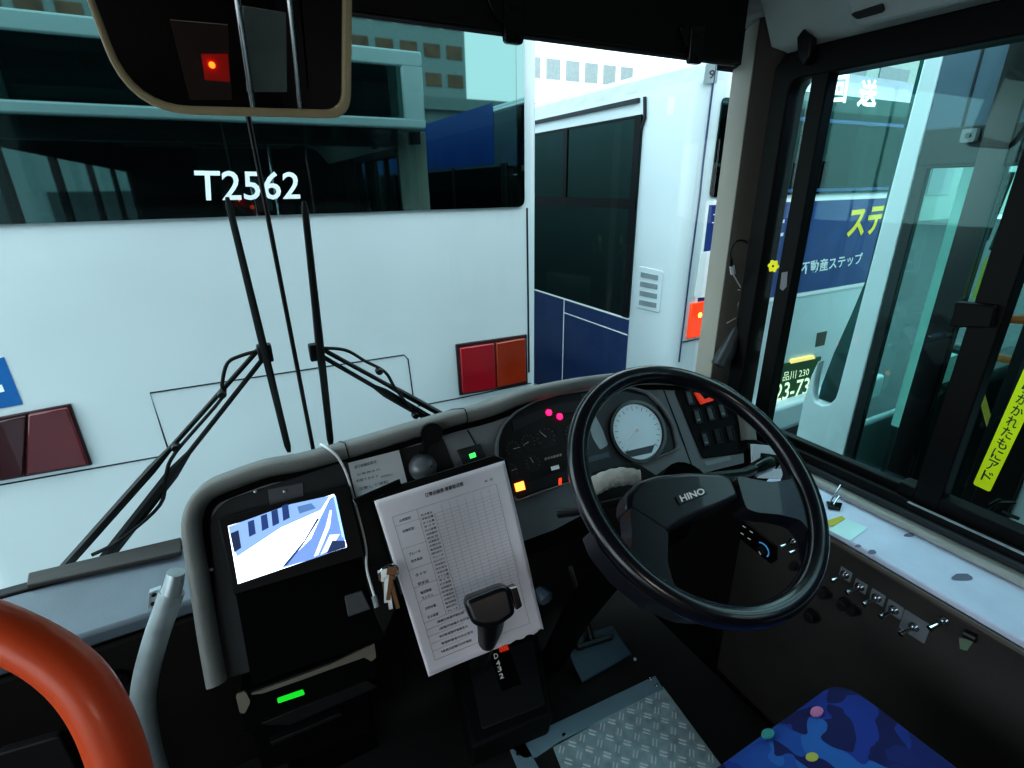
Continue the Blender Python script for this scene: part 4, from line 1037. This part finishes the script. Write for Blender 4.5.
stp_ = .031
for i in range(-1, 14):
    for j in range(-4, 14):
        c = A0 + ex * (stp_ * (i + .5)) + ey * (stp_ * (j + .5))
        if not all(inside(c + d) for d in (ex * .012, -ex * .012, ey * .012, -ey * .012)): continue
        d = (ex + ey).normalized() if (i + j) % 2 else (ex - ey).normalized()
        s = V((-d.y, d.x))
        for k in (-1, 1):
            q = c + s * (.0042 * k)
            m.prism(ZF, [tuple(q - d * .010), tuple(q - d * .007 + s * .0019), tuple(q + d * .007 + s * .0019), tuple(q + d * .010), tuple(q + d * .007 - s * .0019), tuple(q - d * .007 - s * .0019)], .003, .0052)
build(m, 'raised_bars', mat('alu_bright', 'eef6fa', .3, metal=.2), cpl)

# ================================================================== SIDE CONSOLE CONTROLS
KX = Fr((1.012, .1, .5), (-1, .017, 0))
TLAB = ['toggle switch on a square plate nearest to the steering wheel rim', 'second toggle switch along the side console from the wheel', 'third toggle switch along the side console from the wheel', 'fourth toggle switch along the side console, just before the large plate', 'chrome toggle switch on the large square plate of the side console', 'upper toggle switch seen through the wheel beside the heater control', 'lower toggle switch seen through the wheel beside the heater control', 'unplated toggle right of the large plated switch on side console']
def toggle(px, py, size, i, plate=True):
    t = thing('toggle_switch', TLAB[i], 'switch', KX.pxw(px, py, 0), 'chrome toggle switches on the side console')
    a, b = KX.px(px, py)
    if plate:
        m = MB(); m.prism(KX, rrect(a - size, a + size, b - size * 1.05, b + size * 1.05, .002, 3), 0, .002); build(m, 'plate', mat('toggle_plate', '7b8288', .45, metal=.2), t)
    m = MB(); m.lathe(KX.at(a, b, .002), KX.n, [(.009, 0), (.009, .003), (.006, .003), (.006, .010)], 12); build(m, 'collar', chrome, t)
    m = MB(); e = KX.at(a, b, .010); d = (KX.n + V((0, .25, -.35))).normalized(); m.tube([e, e + d * .015, e + d * .027], [.003, .004, .0055], 10); build(m, 'bat', chrome, t)


toggle(846, 574, .012, 0); toggle(861, 586, .012, 1); toggle(878, 597, .013, 2); toggle(895, 609, .014, 3); toggle(915, 626, .022, 4)
toggle(794, 541, .010, 5, False); toggle(803, 547, .010, 6, False); toggle(945, 620, .012, 7, False)
KL = ['black knob left of the toggle row, hidden partly by the wheel rim', 'double black knob under the second toggle', 'lowest black knob on the side console', 'small black knob seen through the lower right of the wheel', 'round black knob between the double knob and the wheel rim']
def knob(px, py, r, i, h=.016):
    t = thing('rotary_knob', KL[i], 'knob', KX.pxw(px, py, 0), 'black knobs on the side console')
    p = KX.pxw(px, py, 0); m = MB(); m.lathe(p, KX.n, [(r * 1.25, 0), (r * 1.25, .003), (r, .004)], 20); build(m, 'base', blk, t)
    m = MB(); m.lathe(p + KX.n * .004, KX.n, [(r, 0), (r * .92, h), (r * .8, h + .002)], 16); build(m, 'grip', blkr, t)


knob(827, 592, .011, 0); knob(847, 603, .012, 1); knob(814, 615, .014, 2); knob(797, 565, .009, 3); knob(856, 609, .010, 4)
hc = thing('heater_control', 'black heater control with dial and blue arc, seen through the steering wheel', 'control', KX.pxw(762, 540, 0))
m = MB(); m.prism(KX, rpoly([KX.px(*p) for p in ((744, 519), (778, 546), (778, 560), (772, 563), (739, 536))], .003), 0, .006); build(m, 'face', blkg, hc, bevel=.001)
m = MB(); a, b = KX.px(764, 549); m.tube([KX.at(a + .018 * math.cos(t), b + .018 * math.sin(t), .0065) for t in [math.radians(q) for q in range(-30, 130, 12)]], .0018, 6); build(m, 'blue_arc', emis('arc_blue', '3f88b8', .5), hc)
m = MB(); m.lathe(KX.at(a, b, .006), KX.n, [(.011, 0), (.010, .010), (.008, .011)], 18); build(m, 'dial', blk, hc)
m = MB(); m.tube([KX.at(a, b, .018), KX.at(a + .006, b - .006, .018)], .0012, 5)
for dx, dy in ((746, 526), (753, 531), (744, 533), (751, 538)): m.tube([KX.pxw(dx - 1.5, dy - 1, .0065), KX.pxw(dx + 1.5, dy + 1, .0065)], .0012, 5)
build(m, 'white_symbols', white, hc)
m = MB(); line(m, KX, [(800, 620), (830, 648), (870, 690), (930, 760)], .0016, 0); line(m, KX, [(768, 500), (763, 540)], .0012, 0); st(build(m, 'trim_12', blkr))
# odd bits further along
m = MB(); m.ppx(KX, [(960, 637), (975, 640), (968, 650), (961, 648)], 0, .004); tag(build(m, 'green_label', mat('label_green', '6f8470', .5)), 'small pale green label scrap on side console', 'label')
m = MB(); m.tube([KX.pxw(966, 632, .004), KX.pxw(978, 638, .004)], .008, 10); tag(build(m, 'black_clip', blk), 'black clip above the green label scrap', 'clip')
# things on the white shelf
SZ = Fr((0, 0, .616), (0, 0, 1))
sc_ = thing('spring_clip', 'silver spring clip on the white shelf by the steering wheel rim', 'clip', SZ.pxw(832, 502, 0))
m = MB(); m.ppx(SZ, [(826, 503), (842, 505), (840, 511), (828, 509)], 0, .006); build(m, 'jaw', blkg, sc_, bevel=.001)
m = MB(); m.tube([SZ.pxw(829, 506, .006), SZ.pxw(834, 500, .02), SZ.pxw(838, 496, .03)], .0018, 6); m.tube([SZ.pxw(833, 507, .006), SZ.pxw(838, 502, .016)], .0018, 6); build(m, 'wire_handle', chrome, sc_)
m = MB(); m.ppx(SZ, [(827, 521), (842, 516), (845, 519), (834, 526), (829, 526)], 0, .001); tag(build(m, 'yellow_tape', mat('tape_yellow', 'c8be3c', .6)), 'scrap of yellow tape on the white shelf', 'tape')
m = MB(); m.ppx(SZ, [(846, 519), (868, 528), (850, 541), (828, 530)], 0, .0008); tag(build(m, 'pale_label', mat('label_mint', 'b8e2e4', .5, emit='b8e2e4', estr=.12)), 'pale mint paper label on the white shelf', 'label')
for i, (x, y, sx_, sy_) in enumerate(((909, 535, 5, 2), (872, 552, 4, 2.5), (962, 577, 10, 4), (858, 546, 3, 1.6))):
    m = MB(); m.ppx(SZ, [(x + sx_ * math.cos(a) * (1 + .2 * math.sin(3 * a)), y + sy_ * math.sin(a) * (1 + .2 * math.cos(2 * a))) for a in [2 * math.pi * k / 14 for k in range(14)]], 0, .0006)
    tag(build(m, 'paint_chip', mat('chip_grey', '6d7288', .6)), ['rusty chip high on the white shelf edge', 'dark chip near the inner edge of white shelf', 'largest grey scuff on the white shelf', 'tiny chip nearest to the steering wheel on the shelf'][i], 'stain')

# ================================================================== SEAT
se = thing('driver_seat', 'driver seat cushion in blue fabric with coloured blotches', 'seat', (.62, .1, 0))
fabric = bpy.data.materials.new('seat_fabric'); fabric.use_nodes = True; nt = fabric.node_tree; bs = nt.nodes['Principled BSDF']; bs.inputs['Roughness'].default_value = .9
tc = nt.nodes.new('ShaderNodeTexCoord'); nz = nt.nodes.new('ShaderNodeTexNoise'); nz.inputs['Scale'].default_value = 9
vo = nt.nodes.new('ShaderNodeTexVoronoi'); vo.inputs['Scale'].default_value = 21
mx = nt.nodes.new('ShaderNodeMix'); mx.data_type = 'VECTOR'; mx.inputs[0].default_value = .18
nt.links.new(tc.outputs['Object'], nz.inputs['Vector']); nt.links.new(tc.outputs['Object'], mx.inputs[4]); nt.links.new(nz.outputs['Color'], mx.inputs[5]); nt.links.new(mx.outputs[1], vo.inputs['Vector'])
cr = nt.nodes.new('ShaderNodeValToRGB'); cr.color_ramp.interpolation = 'CONSTANT'
for p_, h in ((0., '1a2a72'), (.2, '2353a4'), (.4, '16226a'), (.55, '2c68b4'), (.7, '203c94'), (.85, '151c5a')):
    e = cr.color_ramp.elements[0] if p_ == 0 else cr.color_ramp.elements.new(p_); e.position = p_; e.color = lin(h)
cr.color_ramp.elements[-1].color = lin('2858aa')
sp_ = nt.nodes.new('ShaderNodeSeparateColor'); nt.links.new(vo.outputs['Color'], sp_.inputs[0]); nt.links.new(sp_.outputs[0], cr.inputs['Fac'])
nt.links.new(cr.outputs['Color'], bs.inputs['Base Color'])
SZT = .52
c0, c1, c2 = atZ(735, 768, SZT), atZ(848, 683, SZT), atZ(960, 768, SZT)
m = MB()
x0_, x1_ = c0.x - .0, c1.x + .005
yf = c1.y + .022
xl, xr = c1.x - .46, c1.x + .02
m_ = rpoly([(xl, yf), (xr, yf), (xr + .01, yf - .45), (xl - .01, yf - .45)], [.05, .05, .03, .03], 6)
cen = V(((xl + xr) / 2, yf - .22))
rows_ = []
for d, z in ((0, SZT - .10), (0.004, SZT - .05), (-.004, SZT - .02), (-.022, SZT - .003), (-.06, SZT + .004)):
    rows_.append([(cen + (V(p) - cen) * (1 + d / .25)).to_tuple() + (z,) for p in m_])
n_ = len(m_)
m.add([v for r in rows_ for v in r], [(i * n_ + j, i * n_ + (j + 1) % n_, (i + 1) * n_ + (j + 1) % n_, (i + 1) * n_ + j) for i in range(4) for j in range(n_)] + [tuple(range(4 * n_, 5 * n_))])
build(m, 'cushion', fabric, se, sharp=80)
m = MB()
SS = Fr((0, 0, SZT + .0045), (0, 0, 1))
for i, (x, y, hx) in enumerate(((817, 711, 'c07aa6'), (812, 757, 'b4b85c'), (768, 733, '3f8f8c'))):
    m = MB(); m.ppx(SS, [(x + 6.5 * math.cos(a), y + 4.5 * math.sin(a)) for a in [2 * math.pi * k / 16 for k in range(16)]], -.004, .0006); build(m, ['pink_spot', 'yellow_spot', 'teal_spot'][i], mat('spot' + hx, hx, .9), se)
m = MB(); m.box(xl + .03, xr - .03, yf - .42, yf - .04, .18, SZT - .09); build(m, 'seat_base', blk, se, bevel=.02)
m = MB(); m.box(xl + .12, xr - .12, yf - .35, yf - .10, 0, .19); build(m, 'pedestal', dashd, se, bevel=.01)

# ================================================================== RAILS
m = MB(); pts = smooth([atD(-120, 610, .33), atD(-50, 616, .31), atD(0, 631, .30), atD(56, 661, .30), atD(94, 702, .30), atD(121, 768, .30), atD(132, 840, .30), atD(136, 930, .30)], 6)
m.tube(pts, .0143, 20, flatdir=(0, 1, 0)); tag(build(m, 'orange_grab_rail', orange_r, sharp=80), 'thick orange curved grab rail close in the lower left corner', 'rail')
gp_ = thing('steel_guard_rail', 'bent galvanised steel pipe left of the dashboard pod', 'rail', atY(150, 768, .86))
m = MB(); pts = smooth([atY(172, 592, .93), atY(165, 612, .925), atY(156, 638, .918), atY(146, 676, .905), atY(143, 706, .895), atY(147, 740, .88), atY(156, 775, .865), atY(172, 830, .84), atY(195, 900, .80)], 6)
m.tube(pts, .0205, 20, flatdir=(1, 0, 0)); build(m, 'pipe', steel, gp_, sharp=80)
m = MB(); m.tube([atY(176, 572, .937), atY(174, 582, .934), atY(171, 594, .93)], [.018, .020, .0212], 18, flat=.8, flatdir=(1, 0, 0)); build(m, 'flattened_end', steel, gp_)
m = MB(); FY = Fr((0, .94, .6), (0, -1, .1)); m.ppx(FY, [(149, 592), (161, 588), (160, 603), (148, 610)], -.01, .002); fb = build(m, 'fixing_bracket', steel, gp_, bevel=.001)
for p in ((154, 594), (153, 603)):
    m = MB(); m.lathe(FY.pxw(*p, .002), FY.n, [(.004, 0), (.003, .003)], 10); build(m, 'bolt', blk, fb)
# boxes on the front lining at the far left
m = MB(); FR = Fr((0, 1.05, .3), (0, -1, 0)); m.prism(FR, rpoly([FR.px(*p) for p in ((104, 676), (118, 668), (128, 671), (127, 680), (112, 686))], .004), 0, .012); build(m, 'handle', blk, t3)
m = MB(); m.prism(FR, rpoly([FR.px(*p) for p in ((0, 746), (62, 728), (84, 768), (90, 800), (0, 800))], .01), 0, .02); build(m, 'hatch', mat('hatch_grey', '2d2b2c', .6), t3, bevel=.004)

# ================================================================== PILLAR ITEMS
us = thing('usb_cable', 'black looped cable with white plug hanging on the pillar', 'cable', atY(745, 330, .90))
def pp(x, y, o=0): return atY(x, y, .915 - o)
m = MB(); m.tube(smooth([pp(731, 262), pp(731, 250), pp(737, 241), pp(746, 242), pp(750, 252), pp(749, 268), pp(744, 285)], 5), .0022, 8); build(m, 'black_loop', blkr, us)
m = MB(); m.tube([pp(731, 258), pp(731, 266)], .005, 8); build(m, 'black_plug', blk, us)
m = MB(); m.tube([pp(732, 266), pp(733, 274)], .0065, 6); m.tube([pp(733, 274), pp(741, 288)], .0022, 6); m.tube([pp(741, 290), pp(738, 304), pp(736, 318), pp(727, 323)], .002, 6); m.tube([pp(738, 290), pp(745, 290)], .002, 6); build(m, 'white_plug', mat('plug_white', 'b9bcbc', .5), us)
m = MB(); m.tube([pp(738, 325), pp(733, 338, .0), pp(727, 352), pp(719, 366)], [.010, .018, .024, .024], 12); tag(build(m, 'folded_cover', mat('grey_vinyl', '3d4245', .35, bump=.5, bscale=60)), 'crumpled dark grey vinyl sleeve at the foot of the pillar', 'sleeve')

# ================================================================== INTERIOR MIRROR
MM = V((.02, -math.cos(math.radians(9)), -math.sin(math.radians(9)))).normalized()
MF = Fr(atY(215, 60, .90), MM)
mi = thing('interior_mirror', 'large interior mirror with rounded cream frame at top left', 'mirror', MF.at(0, 0, 0))
oq = rpoly([MF.px(*p) for p in ((62, -70), (128, 113), (350, 119), (352, -70))], [.03, .075, .035, .03], 8)
oc = V((sum(p[0] for p in oq) / len(oq), sum(p[1] for p in oq) / len(oq)))
iq = rpoly([MF.px(*p) for p in ((71, -62), (134, 104.5), (342, 110), (343, -62))], [.025, .066, .027, .025], 8)
m = MB(); m.ring(MF, oq, iq, -.015, .008); build(m, 'frame', cream, mi, bevel=.003)
m = MB(); m.prism(MF, iq, -.004, 0); build(m, 'glass', mirr, mi)
m = MB(); m.prism(MF, oq, -.02, -.014); m.tube([MF.pxw(240, 0, -.02), V((.1, .98, 1.72))], .01, 10); build(m, 'backing', blk, mi)
def refl(px, py, Y):
    h = MF.pxw(px, py, 0); d = (h - C).normalized(); r = d - 2 * d.dot(MM) * MM; t = (Y - h.y) / r.y; return h + r * t


# what stands behind the driver, seen in that mirror
def rq(mb, qs, Y, th=.02): 
    P0 = [refl(x, y, Y) for x, y in qs]; return mb.loft(P0, [p - V((0, th, 0)) for p in P0])


m = MB(); rq(m, [(170, 20), (228, 25), (232, 100), (190, 100)], -.9); pa = tag(build(m, 'grey_partition', mat('partition_brown', '4a3230', .6)), 'brown partition behind the driver, reflected in the mirror', 'partition')
m = MB(); rq(m, [(201, 54), (228, 54), (230, 82), (205, 80)], -.88, .01); bl_ = tag(build(m, 'lit_stop_button', emis('lamp_glow', 'a01408', .35)), 'red glowing lamp panel reflected in the mirror', 'lamp')
m = MB(); c_ = refl(212, 65, -.87); m.lathe(c_, (0, 1, 0), [(.012, 0), (.009, .006)], 14); build(m, 'bulb', emis('bulb_orange', 'ff5a18', 8), bl_)
m = MB(); rq(m, [(243, 6), (286, 13), (287, 92), (247, 92)], -1.0); tag(build(m, 'pale_screen', mat('screen_grey', '6d7c7a', .6, emit='56625f', estr=.12)), 'pale grey panel between poles, reflected in the mirror', 'panel')  # faint emission stands in for light on the panel
for x, lab in ((236, 'left chrome pole reflected in the mirror'), (289, 'right chrome pole reflected in the mirror')):
    m = MB(); a = refl(x, -10, -.95); b = refl(x + 9, 105, -.95); b = V((a.x, a.y, b.z - .4)); m.tube([V((a.x, a.y, 1.98)), V((a.x, a.y, .0))], .013, 12); tag(build(m, 'chrome_pole', chrome), lab, 'pole')

# ================================================================== LIGHT
wd = bpy.data.worlds.new('sky'); SC.world = wd; wd.use_nodes = True; nt = wd.node_tree; bg = nt.nodes['Background']
tc = nt.nodes.new('ShaderNodeTexCoord'); sp2 = nt.nodes.new('ShaderNodeSeparateXYZ'); cr = nt.nodes.new('ShaderNodeValToRGB')
nt.links.new(tc.outputs['Generated'], sp2.inputs[0]); nt.links.new(sp2.outputs['Z'], cr.inputs['Fac']); nt.links.new(cr.outputs['Color'], bg.inputs['Color'])
cr.color_ramp.elements[0].color = (.70, .80, .84, 1); cr.color_ramp.elements[1].color = (.78, .93, 1, 1)
bg.inputs['Strength'].default_value = 3.1
ld = bpy.data.lights.new('cabin_fill', 'AREA'); ld.energy = 5; ld.size = .5; ld.color = (1, .93, .86)  # unseen fill light added to lift rail, wheel and mirror frame
lo = bpy.data.objects.new('cabin_fill', ld); COL.objects.link(lo); lo.location = (.1, -1.3, 1.95); lo.rotation_euler = (math.radians(35), 0, 0)
SC.view_settings.view_transform = 'Standard'
try: SC.view_settings.look = 'Medium High Contrast'
except Exception as e: print('LOOK', e)
SC.view_settings.exposure = .12
SC.cycles.max_bounces = 8; SC.cycles.transparent_max_bounces = 16
SC.cycles.use_denoising = True
